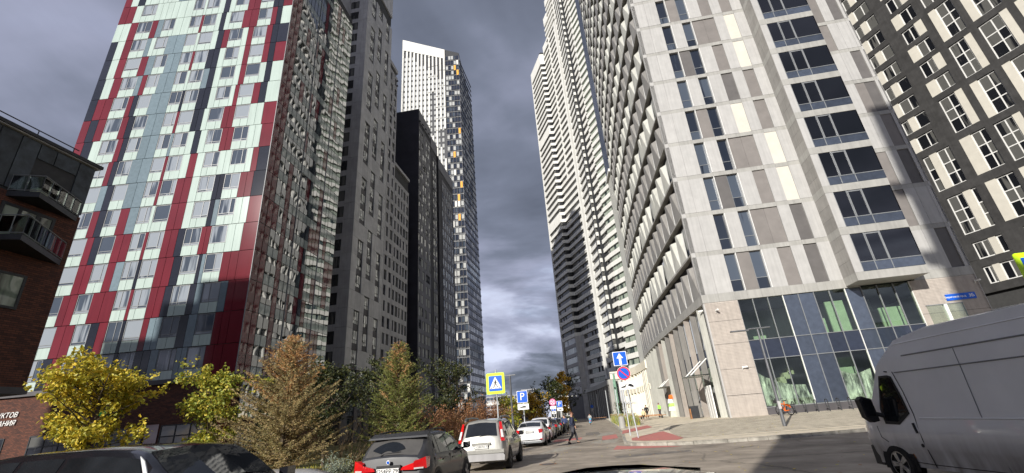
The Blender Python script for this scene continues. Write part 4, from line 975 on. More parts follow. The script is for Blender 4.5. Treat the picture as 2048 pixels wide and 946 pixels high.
for i in range(6): gl.add(FW,.1+i*1.45,.24+i*1.45,6,186,-.3,.0,'anthracite')
wp.flush(); ribs.flush(); col_.flush(); gl.flush()
# ================================================================ BACKGROUND
def farblock(label,x0,x1,y,h,nx_,nz_,wall,win,name='office_block',d=20):
    t=thing(name,label,'building',((x0+x1)/2,y,0)); m=MB(); m.box(x0,x1,y,y+d,0,h,wall); m.build('wall',t); F=Fac((0,y),90,1)
    if F.n.y>0: F=Fac((0,y),90,-1)
    w=(x1-x0)/nx_; hh=h/nz_
    for i in range(nx_):
        for k in range(nz_): link('window',boxmesh(w*.86,.3,hh*.66,win),t,F.M(x0+w*(i+.5),.05,hh*(k+.5)))
    return t
farblock('distant bluish glass office block behind the yellow crossing sign',-118,-82,520,27,9,6,'stone_grey','win_blue')
farblock('distant taller glass office block with a rooftop box, left of the parking sign',-84,-66,560,34,6,8,'stone_grey','win_blue')
t=farblock('low white horizontal terminal building at the end of the street',-30,-2,330,19,6,3,'white_render','win_dark')
farblock('low white building with a copper stripe at the foot of the striped tower',-19,-8,236,11,4,2,'white_render','win_dark')
t=thing('viaduct','long white viaduct deck crossing behind the trees at the end of the street','bridge',(-60,420,0)); m=MB(); m.box(-160,0,420,432,15,17.5,'white_render'); m.build('deck',t)
for x in (-140,-110,-80,-50,-20): link('pier',boxmesh(3,3,15,'stone_mid'),t,Matrix.Translation((x,426,7.5)))
# buildings behind the photographer whose shadows fall across the scene
def shade(label,blocks):
    t=thing('apartment_block',label,'building',(blocks[0][0],blocks[0][2],0)); m=MB()
    for x0,x1,y0,y1,h in blocks: m.box(x0,x1,y0,y1,0,h,'stone_mid')
    m.build('wall',t)
    for x0,x1,y0,y1,h in blocks[:2]:
        F=Fac((0,y1),90,1)
        if F.n.y<0: F=Fac((0,y1),90,-1)
        for k in range(min(14,int(h/3.3))):
            for i in range(min(8,int((x1-x0)/3))): link('window',boxmesh(1.6,.1,1.8,'win_dark'),t,F.M(x0+1.5+i*3,.03,3.3*k+2.2))
    return t
shade('stepped residential block behind the photographer on the left',[(-64,-44,-35,-25,47.2),(-75.5,-72.3,-35,-25,40),(-72.3,-67.3,-35,-25,41.5),(-67.3,-64,-35,-25,45.0)])
tw=shade('narrow residential tower with balconies behind the photographer',[(1.7,4.9,-31,-25,58)])
for z in (17,23.5,30,36.5,43,49.5): link('balcony',boxmesh(1.3,1.2,.9,'stone_mid'),tw,Matrix.Translation((1.2,-25.6,z)))
shade('four storey block with a lower wing behind the photographer',[(-6.3,1.5,-18,-10,16.3),(1.5,22,-18,-10,14.7)])
# ================================================================ VEHICLES  (local: +y forward, rear bumper at y=0, x right)
def interp(tab,y):
    for (a,b) in zip(tab,tab[1:]):
        if a[0]<=y<=b[0]:
            t=(y-a[0])/(b[0]-a[0]); t=t if len(a)<3 else t; return a[1]+(b[1]-a[1])*t
    return tab[0][1] if y<tab[0][0] else tab[-1][1]
def car(name,label,loc,rz,paint,L,Wd,roof,prof,belt,zb=.22,wheels=(.85,3.5),wr=.34,cabin=(0,0,0,0),side=(),tail='side',rails=False,group=None,cat='car',far=False,rim='alloy',clad=False,plate='А000АА',seed=1):
    """prof: list (y,z) top line; belt: (y,z) shoulder line; cabin=(rear base y, rear roof y, front roof y, screen base y)"""
    t=thing(name,label,cat,loc,rz,group); hw=Wd/2
    def wid(y):
        e=.16*max(0,1-y/.55)**2+.20*max(0,1-(L-y)/.8)**2; return hw-e
    def top(y): return interp(prof,y)
    def bl(y): return min(interp(belt,y),top(y)-.03)
    def tw(y):   # half width at top line
        c=top(y)-bl(y); return wid(y)-.06-.40*max(0,min(c,.6))
    n=44 if not far else 20; b=MB(); rings=[]; mi=b.mi(paint)
    ys=sorted(set([L*i/n for i in range(n+1)]+list(cabin)))
    for y in ys:
        w=wid(y); z1=bl(y); z2=top(y); tt=tw(y); zl=zb+.10*max(0,1-y/.4)+.05*max(0,1-(L-y)/.5)
        half=[(0,zl),(w*.90,zl),(w*.985,zl+.10),(w*1.0,zl+(z1-zl)*.45),(w*.99,z1-.10),(w*.955,z1),(tt+.02,z2-.055),(tt-.06,z2-.008),(tt*.5,z2+.018),(0,z2+.026)]
        ring=[(x,z) for x,z in half]+[(-x,z) for x,z in half[-2:0:-1]]
        rings.append(len(b.v)); b.v+=[(x,y,z) for x,z in ring]
    k=len(half)*2-2
    for r0,r1 in zip(rings,rings[1:]):
        for i in range(k): b.f.append((r0+i,r0+(i+1)%k,r1+(i+1)%k,r1+i)); b.m.append(mi)
    b.f.append(tuple(range(rings[0],rings[0]+k))[::-1]); b.f.append(tuple(range(rings[-1],rings[-1]+k))); b.m+=[mi,mi]
    body=b.build('body',t,smooth=38,world=False)
    def sp(s,y,v,o=.006):    # point on the cabin side: v 0 belt .. 1 roof
        z=bl(y)+(top(y)-.055-bl(y))*v; x=wid(y)*.955+(tw(y)+.02-wid(y)*.955)*v+o
        return (s*x,y,z)
    for s in (1,-1):
        for (y0,y1,y2,y3) in side:   # bottom rear, bottom front, top front, top rear
            g=MB(); g.poly([sp(s,y0,.07),sp(s,(y0+y1)/2,.07),sp(s,y1,.07),sp(s,y2,.92),sp(s,(y2+y3)/2,.93),sp(s,y3,.92)],'car_glass'); g.build('side_window',t,world=False)
        # door seams + handles
        if not far:
            m=MB()
            for y in (side[0][0],)+tuple(q[1] for q in side[-2:]):
                for a,c in ((zb+.18,bl(y)-.02),): m.hexa([(s*(wid(y)*.99+o_),yy,z) for z in (a,c) for (yy,o_) in ((y,-.02),(y+.012,-.02),(y+.012,.004),(y,.004))],'trim_black')
            m.build('door_seam',t,world=False)
            for q in side[-2:]:
                y=q[0]+.12; m=MB(); z=bl(y)-.14; m.box(s*(wid(y)*.99)-.02,s*(wid(y)*.99)+.02,y,y+.2,z,z+.035,paint); m.build('door_handle',t,world=False)
        if not far:
            y=cabin[3]-.12; m=MB(); x=wid(y)*.96; z=bl(y)+.02
            m.box(min(s*x,s*(x+.2)),max(s*x,s*(x+.2)),y-.05,y+.06,z+.01,z+.05,'trim_black'); p=[(s*(x+.05),y-.04,z+.02),(s*(x+.24),y-.06,z+.03),(s*(x+.24),y+.1,z+.04),(s*(x+.05),y+.13,z+.03)]; m.hexa(p+[(a,b_,c+.15) for a,b_,c in p],paint if paint!='car_white' else 'trim_black'); m.build('mirror',t,world=False)
        if rails:
            m=MB(); m.tube([(s*(tw(y)-.03),y,top(y)+zz) for y,zz in ((cabin[1]+.05,.0),(cabin[1]+.25,.06),((cabin[1]+cabin[2])/2,.065),(cabin[2]-.3,.055),(cabin[2]-.05,.0))],.022,'trim_black',6); m.build('roof_rail',t,world=False)
    def cross(name,ya,yb,fa,fb,m_,o=.012,va=.93):
        g=MB(); rows=[]; n_=8
        for r in range(n_+1):
            y=ya+(yb-ya)*r/n_; w=tw(y)*fa; z=top(y)+.022
            rows.append([(-w,y,z-.034+o),(-w*.62,y,z-.016+o),(-w*.3,y,z+.003+o),(0,y,z+.006+o),(w*.3,y,z+.003+o),(w*.62,y,z-.016+o),(w,y,z-.034+o)])
        for a_,b_ in zip(rows,rows[1:]):
            for i in range(6): g.poly([a_[i],a_[i+1],b_[i+1],b_[i]],m_)
        return g.build(name,t,world=False)
    def lerp(a,b,u): return a+(b-a)*u
    c0,c1,c2,c3=cabin
    # subdivide slanted screens so they follow the profile
    cross('rear_window',lerp(c0,c1,.10),lerp(c0,c1,.86),.90,.90,'car_glass'); cross('windscreen',lerp(c3,c2,.06),lerp(c3,c2,.93),.92,.92,'car_glass')
    # wheels
    for y in wheels:
        for s in (1,-1):
            x=s*(wid(y)-.0); a=MB(); nseg=20
            for i in range(nseg): # arch lip
                t0=math.pi*i/nseg; t1=math.pi*(i+1)/nseg; R0,R1=wr+.0,wr+.075
                a.poly([(x*1.004,y+R0*math.cos(t0),wr+R0*math.sin(t0)),(x*1.004,y+R1*math.cos(t0),wr+R1*math.sin(t0)),(x*1.004,y+R1*math.cos(t1),wr+R1*math.sin(t1)),(x*1.004,y+R0*math.cos(t1),wr+R0*math.sin(t1))],'trim_black')
            a.poly([(x*1.003,y+(wr+.05)*math.cos(i*math.pi/10),wr+(wr+.05)*math.sin(i*math.pi/10)) for i in range(11)]+[(x*1.003,y-(wr+.05),.2),(x*1.003,y+(wr+.05),.2)],'tyre'); a.build('wheel_arch',t,world=False)
            w=bpy.data.objects.new('wheel',None); COL.objects.link(w); w.parent=t; w.matrix_basis=Matrix.Translation((s*(wid(y)-.085),y,wr))
            key=('wh',wr,rim)
            if key not in WC:
                ty=MB(); pr=[(-.11,wr*.66),(-.11,wr*.93),(-.08,wr),(.08,wr),(.11,wr*.93),(.11,wr*.66)]
                for i in range(28):
                    a0=2*math.pi*i/28; a1=2*math.pi*(i+1)/28
                    for (x0,r0),(x1_,r1_) in zip(pr,pr[1:]): ty.poly([(x0,r0*math.cos(a0),r0*math.sin(a0)),(x1_,r1_*math.cos(a0),r1_*math.sin(a0)),(x1_,r1_*math.cos(a1),r1_*math.sin(a1)),(x0,r0*math.cos(a1),r0*math.sin(a1))],'tyre')
                ri=MB()
                for i in range(28):
                    a0=2*math.pi*i/28; a1=2*math.pi*(i+1)/28
                    for x in (.10,-.10): ri.poly([(x,wr*.60*math.cos(a0),wr*.60*math.sin(a0)),(x,wr*.68*math.cos(a0),wr*.68*math.sin(a0)),(x,wr*.68*math.cos(a1),wr*.68*math.sin(a1)),(x,wr*.60*math.cos(a1),wr*.60*math.sin(a1))],rim)
                ri.poly([(.0,wr*.64*math.cos(i*.3142),wr*.64*math.sin(i*.3142)) for i in range(20)],'tyre')
                for i in range(5):
                    for da in (-.13,.13):
                        a0=2*math.pi*i/5+da; c,s_=math.cos(a0),math.sin(a0); c2_,s2=-s_*.022,c*.022
                        for x in (.085,-.085): ri.hexa([(x-.015,c*.03-c2_,s_*.03-s2),(x-.015,c*wr*.64-c2_,s_*wr*.64-s2),(x-.015,c*wr*.64+c2_,s_*wr*.64+s2),(x-.015,c*.03+c2_,s_*.03+s2),(x+.015,c*.03-c2_,s_*.03-s2),(x+.015,c*wr*.64-c2_,s_*wr*.64-s2),(x+.015,c*wr*.64+c2_,s_*wr*.64+s2),(x+.015,c*.03+c2_,s_*.03+s2)],rim)
                ri.tube([(-.1,0,0),(.1,0,0)],.05,rim,10); WC[key]=(ty.mesh('tyre',40),ri.mesh('rim'))
            for nm,me in zip(('tyre','rim'),WC[key]): o=bpy.data.objects.new(nm,me); COL.objects.link(o); o.parent=w
    return t,dict(wid=wid,top=top,bl=bl,tw=tw,sp=sp)
def rear_box(t,name,pts,d,m,y=-.0): # thin plate in the rear plane, pts (x,z)
    b=MB(); b.prism(pts,'y',y-d,y+.03,m); return b.build(name,t,world=False)
def numplate(t,x,y,z,txt,w=.52,h=.115):
    b=MB(); b.box(x-w/2,x+w/2,y-.02,y,z,z+h,'plate'); o=b.build('number_plate',t,world=False)
    me=textmesh(txt,h*.95,'sign_black',.002); l=bpy.data.objects.new('letters',me); COL.objects.link(l); l.parent=o; l.matrix_basis=Matrix.Translation((x,y-.024,z+h/2))@Matrix.Rotation(math.radians(90),4,'X')
sd=-math.radians(1.5)
# graphite crossover (near)
t,f=car('parked_car','dusty graphite crossover parked nearest with a wiped arc on its rear window',(-4.72,10.55,0),math.radians(1.5),'car_graphite',4.45,1.80,1.52,[(0,.62),(.02,.95),(.10,1.03),(.34,1.2),(.62,1.40),(.75,1.475),(1.1,1.52),(2.0,1.54),(2.55,1.50),(2.85,1.40),(3.35,1.10),(3.6,1.03),(4.2,.90),(4.4,.74),(4.45,.5)],[(0,.90),(.8,1.02),(2.5,.97),(3.4,.96),(4.45,.8)],.24,(.82,3.58),.34,(.10,.66,2.5,3.38),((.62,1.05,1.15,.98),(1.13,1.92,1.95,1.22),(2.0,3.08,2.55,2.03)),rails=True)
for s in (1,-1):
    b=MB(); x=s
    b.prism([(x*.30,.80),(x*.60,.79),(x*.60,.93),(x*.34,.86)],'y',-.045,.03,'tail_red'); b.build('tail_light',t,world=False)
    b=MB(); b.hexa([(x*.60,-.045,.79),(x*.86,.10,.80),(x*.86,.3,.82),(x*.60,.2,.79),(x*.60,-.045,.95),(x*.84,.08,1.03),(x*.85,.36,1.02),(x*.60,.2,1.0)],'tail_red'); b.build('tail_light',t,world=False)
    b=MB(); b.hexa([(x*.61,-.05,.80),(x*.80,.03,.80),(x*.80,.1,.80),(x*.61,.05,.80),(x*.61,-.052,.83),(x*.80,.025,.83),(x*.80,.1,.83),(x*.61,.05,.83)],'lamp_clear'); b.build('reversing_lamp',t,world=False)
rear_box(t,'boot_lid',[(-.28,.70),(.28,.70),(.28,.90),(-.28,.90)],.015,'trim_black'); numplate(t,0,-.03,.73,'К254РР 790')
b=MB(); b.tube([(0,-.0,.975),(0,-.035,.965)],.042,'sign_white',20); o=b.build('badge',t,world=False)
b=MB(); b.tube([(0,-.034,.965),(0,-.040,.964)],.03,'sign_blue',16); b.build('badge',t,world=False)
b=MB(); b.hexa([(-.22,.60,1.445),(.22,.60,1.445),(.22,.68,1.475),(-.22,.68,1.475),(-.22,.57,1.47),(.22,.57,1.47),(.22,.66,1.50),(-.22,.66,1.50)],'tail_red'); b.build('brake_light',t,world=False)
b=MB(); b.tube([(-.25,.13,1.10),(-.18,.19,1.13),(.2,.20,1.16)],.011,'trim_black',5); b.build('wiper',t,world=False)
b=MB(); b.hexa([(-.74,.52,1.43),(.74,.52,1.43),(.72,.8,1.52),(-.72,.8,1.52),(-.72,.54,1.47),(.72,.54,1.47),(.70,.8,1.55),(-.70,.8,1.55)],'car_graphite'); b.build('spoiler',t,world=False)
# dusty film on the rear screen with a wiped fan
mat('dust',(.085,.082,.080),rough=.7,spec=.3); 
for o in t.children:
    if o.name.startswith('rear_window'): o.data.materials[0]=MATS['dust']
b=MB(); 
for i in range(10):
    a0=math.radians(25+13*i); a1=math.radians(38+13*i)
    def q_(r,a): x=-.12+r*math.cos(a)*1.0; y=.13+ .40*r*math.sin(a)/.46; return (x,y,f['top'](y)+.044)
    b.poly([q_(.15,a0),q_(.30,a0),q_(.44,a0),q_(.44,a1),q_(.30,a1),q_(.15,a1)],'car_glass')
b.build('wiped_arc',t,world=False)
# silver tall SUV
t,f=car('parked_car','silver off roader with high red tail lights and roof rails, second in the row',(-4.2,17.25,0),math.radians(.5),'car_silver',4.63,1.79,1.70,[(0,.55),(.01,.95),(.05,1.08),(.22,1.45),(.34,1.62),(.5,1.69),(1.2,1.73),(2.2,1.735),(2.75,1.69),(3.0,1.60),(3.5,1.15),(3.7,1.08),(4.4,.98),(4.58,.82),(4.63,.5)],[(0,1.02),(.8,1.06),(2.5,1.02),(3.5,1.0),(4.63,.85)],.28,(.92,3.55),.36,(.05,.36,2.7,3.5),((.52,1.2,1.25,.62),(1.28,2.05,2.08,1.33),(2.14,3.2,2.75,2.17)),rails=False,rim='hub_dark')
for s in (1,-1):
    b=MB(); b.hexa([(s*.74,.0,.98),(s*.865,.06,.98),(s*.88,.25,1.0),(s*.74,.2,.98),(s*.66,.24,1.62),(s*.745,.28,1.62),(s*.74,.42,1.62),(s*.66,.4,1.62)],'tail_red'); b.build('tail_light',t,world=False)
    b=MB(); b.hexa([(s*.755,.01,1.10),(s*.84,.05,1.10),(s*.84,.1,1.10),(s*.755,.1,1.10),(s*.715,.12,1.36),(s*.785,.15,1.36),(s*.78,.2,1.36),(s*.715,.2,1.36)],'lamp_clear'); b.build('turn_lamp',t,world=False)
    b=MB(); b.tube([(s*.66,.42,1.70),(s*.67,.55,1.78),(s*.67,1.5,1.82),(s*.66,2.4,1.79),(s*.65,2.6,1.72)],.035,'grey_frame',6); b.build('roof_rail',t,world=False)
    b=MB(); b.tube([(s*.68,-.035,.47),(s*.68,.03,.47)],.06,'tail_red',14); b.build('fog_light',t,world=False)
    b=MB(); b.box(min(s*.62,s*.7),max(s*.62,s*.7),.42,.75,1.70,1.79,'trim_black'); b.build('rail_foot',t,world=False)
rear_box(t,'rear_bumper',[(-.84,.36),(.84,.36),(.86,.52),(.80,.58),(-.80,.58),(-.86,.52)],.05,'stone_grey'); rear_box(t,'number_plate_trim',[(-.36,.88),(.36,.88),(.34,.96),(-.34,.96)],.035,'car_silver')
rear_box(t,'bumper_top',[(-.83,.60),(.83,.60),(.83,.72),(-.83,.72)],.03,'car_silver'); numplate(t,0,-.01,.76,'С128КМ 77')
b=MB(); b.tube([(-.1,.06,1.12),(-.02,.07,1.17),(.3,.08,1.2)],.011,'trim_black',5); b.build('wiper',t,world=False)
# white saloon + further cars
t,f=car('parked_car','white liftback saloon parked behind the silver off roader',(-4.15,29.6,0),0,'car_white',4.67,1.81,1.46,[(0,.5),(.02,.92),(.08,1.04),(.3,1.09),(.9,1.30),(1.3,1.42),(1.9,1.46),(2.6,1.44),(3.0,1.32),(3.5,1.03),(3.8,.97),(4.45,.85),(4.6,.7),(4.67,.5)],[(0,.93),(1,.98),(3.4,.93),(4.67,.75)],.22,(1.05,3.75),.33,(.32,1.2,2.6,3.45),((.95,1.3,1.5,1.35),(1.38,2.05,2.08,1.55),(2.15,3.25,2.7,2.2)),rim='alloy')
for s in (1,-1):
    b=MB(); b.hexa([(s*.60,-.03,.80),(s*.80,.10,.80),(s*.86,.3,.82),(s*.60,.2,.8),(s*.58,-.02,1.0),(s*.79,.12,1.0),(s*.86,.34,.98),(s*.58,.2,1.0)],'tail_red'); b.build('tail_light',t,world=False)
    rear_box(t,'reflector',[(s*.62,.42),(s*.82,.42),(s*.82,.46),(s*.62,.46)],.02,'tail_red')
numplate(t,0,-.03,.83,'Е482ОХ 97'); rear_box(t,'diffuser',[(-.75,.24),(.75,.24),(.8,.34),(-.8,.34)],.015,'grey_frame')
prS=[(0,.55),(.02,.95),(.1,1.1),(.5,1.5),(.8,1.6),(2.4,1.62),(2.9,1.5),(3.5,1.1),(4.4,.95),(4.6,.5)]
prC=[(0,.5),(.02,.9),(.1,1.0),(.9,1.08),(1.5,1.4),(2.6,1.44),(3.1,1.3),(3.6,.98),(4.4,.8),(4.6,.5)]
far_=[('white high roofed estate car just beyond the white saloon',35.6,'car_white',prS,0),('black hatchback third beyond the silver off roader',41.5,'car_black',prC,0),('black saloon far down the row by the shrub',47.3,'car_black',prC,0),('dark red hatchback far down the parked row',53.2,'car_graphite',prC,0),('small white car past the dark cars under the round pink sign',60.5,'car_white',prC,-.3),('white car parked far away before the yellow tree',72,'car_white',prS,0)]
for lb,y,pm,pr,dx in far_:
    if 'red' in lb: lb='graphite hatchback far down the parked row'
    t,f=car('parked_car',lb,(-4.2+dx,y,0),0,pm,4.6,1.8,1.5,pr,[(0,.95),(1,1.0),(3.4,.95),(4.6,.8)],.22,(.85,3.6),.33,(.12,.55,2.4,3.4) if pr is prS else (.9,1.5,2.6,3.5),((.6,1.2,1.25,.8),(1.3,2.0,2.05,1.35),(2.1,3.1,2.6,2.15)) if pr is prS else ((1.15,1.4,1.5,1.45),(1.5,2.1,2.1,1.6),(2.2,3.2,2.75,2.2)),far=True,group=None)
    for s in (1,-1): b=MB(); b.hexa([(s*.6,-.03,.8),(s*.84,.12,.8),(s*.86,.3,.8),(s*.6,.2,.8),(s*.58,-.02,.98),(s*.80,.12,.98),(s*.85,.3,.98),(s*.58,.2,.98)],'tail_red'); b.build('tail_light',t,world=False)
# black SUV bottom left, facing right, very near
t,f=car('parked_suv','glossy black off roader at the bottom left edge with a painted reflection on its windscreen pillar',(-10.05,7.15,0),math.radians(-100),'car_black',5.3,1.95,1.72,[(0,.6),(.02,1.05),(.1,1.2),(.35,1.55),(.55,1.66),(1.2,1.70),(3.0,1.705),(3.9,1.67),(4.2,1.62),(4.45,1.5),(5.05,1.17),(5.25,1.08),(5.29,.8),(5.3,.5)],[(0,1.12),(1,1.14),(4.6,1.10),(5.3,.95)],.28,(.95,4.4),.38,(.1,.5,4.15,5.05),((.55,1.5,1.5,.75),(1.6,2.55,2.55,1.6),(2.65,4.65,4.15,2.65)),rails=False)
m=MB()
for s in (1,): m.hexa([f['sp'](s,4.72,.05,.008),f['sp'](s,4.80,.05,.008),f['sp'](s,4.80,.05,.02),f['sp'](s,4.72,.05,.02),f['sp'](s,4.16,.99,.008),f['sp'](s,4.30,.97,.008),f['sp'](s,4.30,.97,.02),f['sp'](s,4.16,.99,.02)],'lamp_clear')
m.build('pillar_glint',t,world=False)  # bright strip stands in for the reflection along the windscreen pillar
t2,f=car('parked_car','white car beyond the black off roader, only the edge of its bonnet in view',(-8.6,9.3,0),math.radians(-90),'car_white',3.1,1.8,1.5,[(0,.6),(.1,1.0),(1.2,1.05),(2.4,1.0),(3.0,.85),(3.1,.5)],[(0,.85),(3.1,.8)],.22,(.6,2.5),.33,(.1,.3,.6,.9),((.2,.3,.3,.25),(.3,.4,.4,.35)),far=True)
# near dark car roof at the bottom centre
t,f=car('near_car','dark glossy car right in front of the camera, only the crown of its roof showing',(.06,.2,-.112),0,'car_black',4.4,1.7,1.42,[(0,.6),(.1,.95),(.6,1.1),(1.2,1.37),(1.8,1.44),(2.4,1.455),(2.9,1.42),(3.4,1.25),(3.9,1.0),(4.3,.8),(4.4,.5)],[(0,.9),(4.4,.8)],.22,(.8,3.5),.32,(.5,1.2,2.75,3.7),((.9,1.5,1.6,1.3),(1.6,2.2,2.2,1.7),(2.3,3.2,2.8,2.3)))
# ---------------------------------------------------------------- white van
vz=math.radians(6)   # heading az -20
van=thing('panel_van','dirty white high roof van with a black mirror and a rusty front arch','van',(5.38,11.35,0),vz)
# local: +y forward, origin at front left corner of the body; x to the right
VL=5.7
def vsec(y):    # returns list of (x,z) half-open profile on the left side going up, then over
    fr=max(0,1-(-y)/1.55) if y>-1.55 else 0
    return fr
vb=MB(); rings=[]
def ring(y):
    d=-y
    ins=.0+.28*max(0,1-d/.55)**2; 
    if d<.15: ztop=1.02+ (d/.15)*.12
    elif d<.62: ztop=1.14+(d-.15)/.47*.12
    elif d<1.18: ztop=1.26+(d-.62)/.56*.84
    elif d<1.75: ztop=2.10+(d-1.18)/.57*.40
    elif d<2.4: ztop=2.50+(d-1.75)/.65*.10
    else: ztop=2.60
    lean=lambda z: .0+max(0,(z-1.0))*.055+max(0,z-2.15)*.16
    zb_=.33
    zs=[zb_,zb_+.1,.62,.66,.95,1.25,1.55,1.85,2.06,2.2,2.36,2.5,2.6]
    L_=[]
    for z in zs:
        z=min(z,ztop-.01); L_.append((ins+lean(z)+(.03 if z<.45 else 0)-(.02 if .66<=z<1.0 else 0),z))
    x=ins+lean(ztop)
    L_.append((x+.10,ztop+.02)); L_.append((.98,ztop+.07))
    return L_
ysv=[0,-.05,-.15,-.3,-.45,-.62,-.8,-1.0,-1.18,-1.35,-1.55,-1.75,-2.0,-2.4,-2.5,-3.2,-4,-4.8,-5.6,-5.7]
for y in ysv:
    r_=ring(y); full=r_+[(1.96-x,z) for x,z in r_[-2::-1]]; rings.append(len(vb.v)); vb.v+=[(x,y,z) for x,z in full]
nr=len(full); mi=vb.mi('van_white')
for a,b in zip(rings,rings[1:]):
    for i in range(nr-1): vb.f.append((a+i,a+i+1,b+i+1,b+i)); vb.m.append(mi)
    vb.f.append((a+nr-1,a,b,b+nr-1)); vb.m.append(mi)
vb.f.append(tuple(range(rings[0],rings[0]+nr))); vb.f.append(tuple(range(rings[-1],rings[-1]+nr))[::-1]); vb.m+=[mi,mi]
vb.build('body',van,smooth=35,world=False)
def vx(y,z,o=.006):
    r_=ring(y)
    for (x0,z0),(x1,z1) in zip(r_,r_[1:]):
        if z0<=z<=z1+1e-6: return x0+(x1-x0)*((z-z0)/max(z1-z0,1e-6))-o
    return r_[-1][0]-o
def vpoly(name,pts,m,o=.008): b=MB(); b.poly([(vx(y,z,o),y,z) for y,z in pts],m); return b.build(name,van,world=False)
vpoly('window_seal',[(-.98,1.04),(-1.35,1.03),(-1.66,1.22),(-1.60,1.5),(-1.49,1.87),(-1.40,1.90),(-1.16,1.90),(-1.10,1.75),(-.93,1.3)],'trim_black',.008)
vpoly('side_window',[(-1.02,1.10),(-1.33,1.08),(-1.61,1.25),(-1.55,1.5),(-1.45,1.84),(-1.39,1.86),(-1.19,1.86),(-1.12,1.7),(-1.0,1.35)],'car_glass',.014)
def vline(name,pts,w=.010,m='trim_black',o=.004,h=None):
    b=MB(); P_=[Vector((vx(y,z,o),y,z)) for y,z in pts]
    b.tube(P_,w,m,5); return b.build(name,van,world=False)
vline('door_seam',[(-.72,1.0),(-.75,.80),(-.9,.72)],.006); vline('door_seam',[(-1.55,1.95),(-1.66,1.6),(-1.74,1.2),(-1.76,.8),(-1.78,.36)],.007); vline('door_seam',[(-1.02,.42),(-1.76,.40),(-5.6,.42)],.006)
vline('gutter',[(-1.0,1.93),(-1.35,1.97),(-1.42,1.96)],.012); vline('gutter',[(-1.6,1.93),(-3.2,1.93),(-5.65,1.93)],.010,'grey_frame'); vline('roof_joint',[(-1.22,2.17),(-1.9,2.2),(-3.2,2.2),(-5.65,2.2)],.012,'grey_frame')
vline('panel_seam',[(-3.0,2.18),(-3.02,1.93),(-3.05,1.2),(-3.12,.4)],.006,'grey_frame'); vline('panel_seam',[(-4.6,2.18),(-4.6,1.2),(-4.62,.4)],.006,'grey_frame')
vline('crease',[(-1.85,1.14),(-3,1.14),(-5.65,1.14)],.012,'van_white',.0); vline('crease',[(-1.7,2.42),(-5.6,2.43)],.014,'van_white',-.004); vline('crease',[(-1.9,2.53),(-5.6,2.55)],.014,'van_white',-.008)
vline('door_handle',[(-1.67,1.06),(-1.69,.98),(-1.71,.9)],.024,'trim_black',.006); b=MB(); b.tube([(vx(-1.72,.7,.012),-1.72,.70),(vx(-1.72,.7,-.01),-1.72,.70)],.03,'trim_black',10); b.build('lock',van,world=False)
mat('grime',(.30,.28,.26),rough=.9,var=.5,scale=5,stretch=(4,4,.5),col2=(.50,.50,.51))
# wheel, arch, bumper
def vwheel(y,s=0):
    x=vx(y,.5,0) if s==0 else 1.96; b=MB(); wr=.34; R1=wr+.09
    b.poly([(x-.006,y+R1*math.cos(i*math.pi/12),wr+.02+R1*math.sin(i*math.pi/12)) for i in range(13)]+[(x-.006,y-R1,.25),(x-.006,y+R1,.25)],'tyre'); b.build('wheel_arch',van,world=False)
    if y>-2:
        b=MB()
        for i in range(3,11):
            a0=i*math.pi/12; a1=(i+1)*math.pi/12; q0=R1+.02+.02*pnoise(Vector((i,1,0))); q1=R1+.02+.02*pnoise(Vector((i+1,1,0)))
            b.poly([(x-.008,y+R1*math.cos(a0),wr+.02+R1*math.sin(a0)),(x-.008,y+q0*math.cos(a0),wr+.02+q0*math.sin(a0)),(x-.008,y+q1*math.cos(a1),wr+.02+q1*math.sin(a1)),(x-.008,y+R1*math.cos(a1),wr+.02+R1*math.sin(a1))],'rust')
        b.build('rust_patch',van,world=False)
    w=bpy.data.objects.new('wheel',None); COL.objects.link(w); w.parent=van; w.matrix_basis=Matrix.Translation((x+.07,y,wr))
    for nm,me in zip(('tyre','rim'),WC[('wh',.34,'alloy')] if False else list(v for k,v in WC.items() if k[0]=='wh' and k[1]==.34)[0]): o=bpy.data.objects.new(nm,me); COL.objects.link(o); o.parent=w
vwheel(-.98); vwheel(-4.75)
b=MB(); b.prism([(.16,-.62),(.05,-.45),(.10,-.15),(.30,.05),(1.66,.05),(1.86,-.15),(1.9,-.5)],'z',.28,.62,'trim_black'); b.build('bumper',van,world=False)
b=MB(); b.tube([(vx(-1.0,1.2,0),-1.0,1.18),(-.08,-.95,1.22),(-.14,-.92,1.25)],.04,'trim_black',8); b.prism([(-.10,1.10),(-.13,1.50),(-.29,1.56),(-.36,1.50),(-.33,1.18),(-.22,1.08)],'y',-.99,-.85,'trim_black'); b.build('mirror',van,smooth=30,world=False)
b=MB(); b.prism([(-.14,1.2),(-.16,1.47),(-.28,1.51),(-.32,1.47),(-.30,1.2)],'y',-.998,-.992,'car_glass'); b.build('mirror_glass',van,world=False)
b=MB(); b.poly([(.35,-.13,1.14),(1.6,-.13,1.14),(1.55,-1.15,2.07),(.42,-1.15,2.07)],'car_glass'); b.build('windscreen',van,world=False)
b=MB(); b.hexa([(.13,-.1,.72),(.42,-.0,.72),(.42,-.1,.72),(.1,-.3,.72),(.12,-.2,1.0),(.42,-.06,.98),(.42,-.2,1.02),(.08,-.5,1.05)],'lamp_clear'); b.build('headlight',van,world=False)

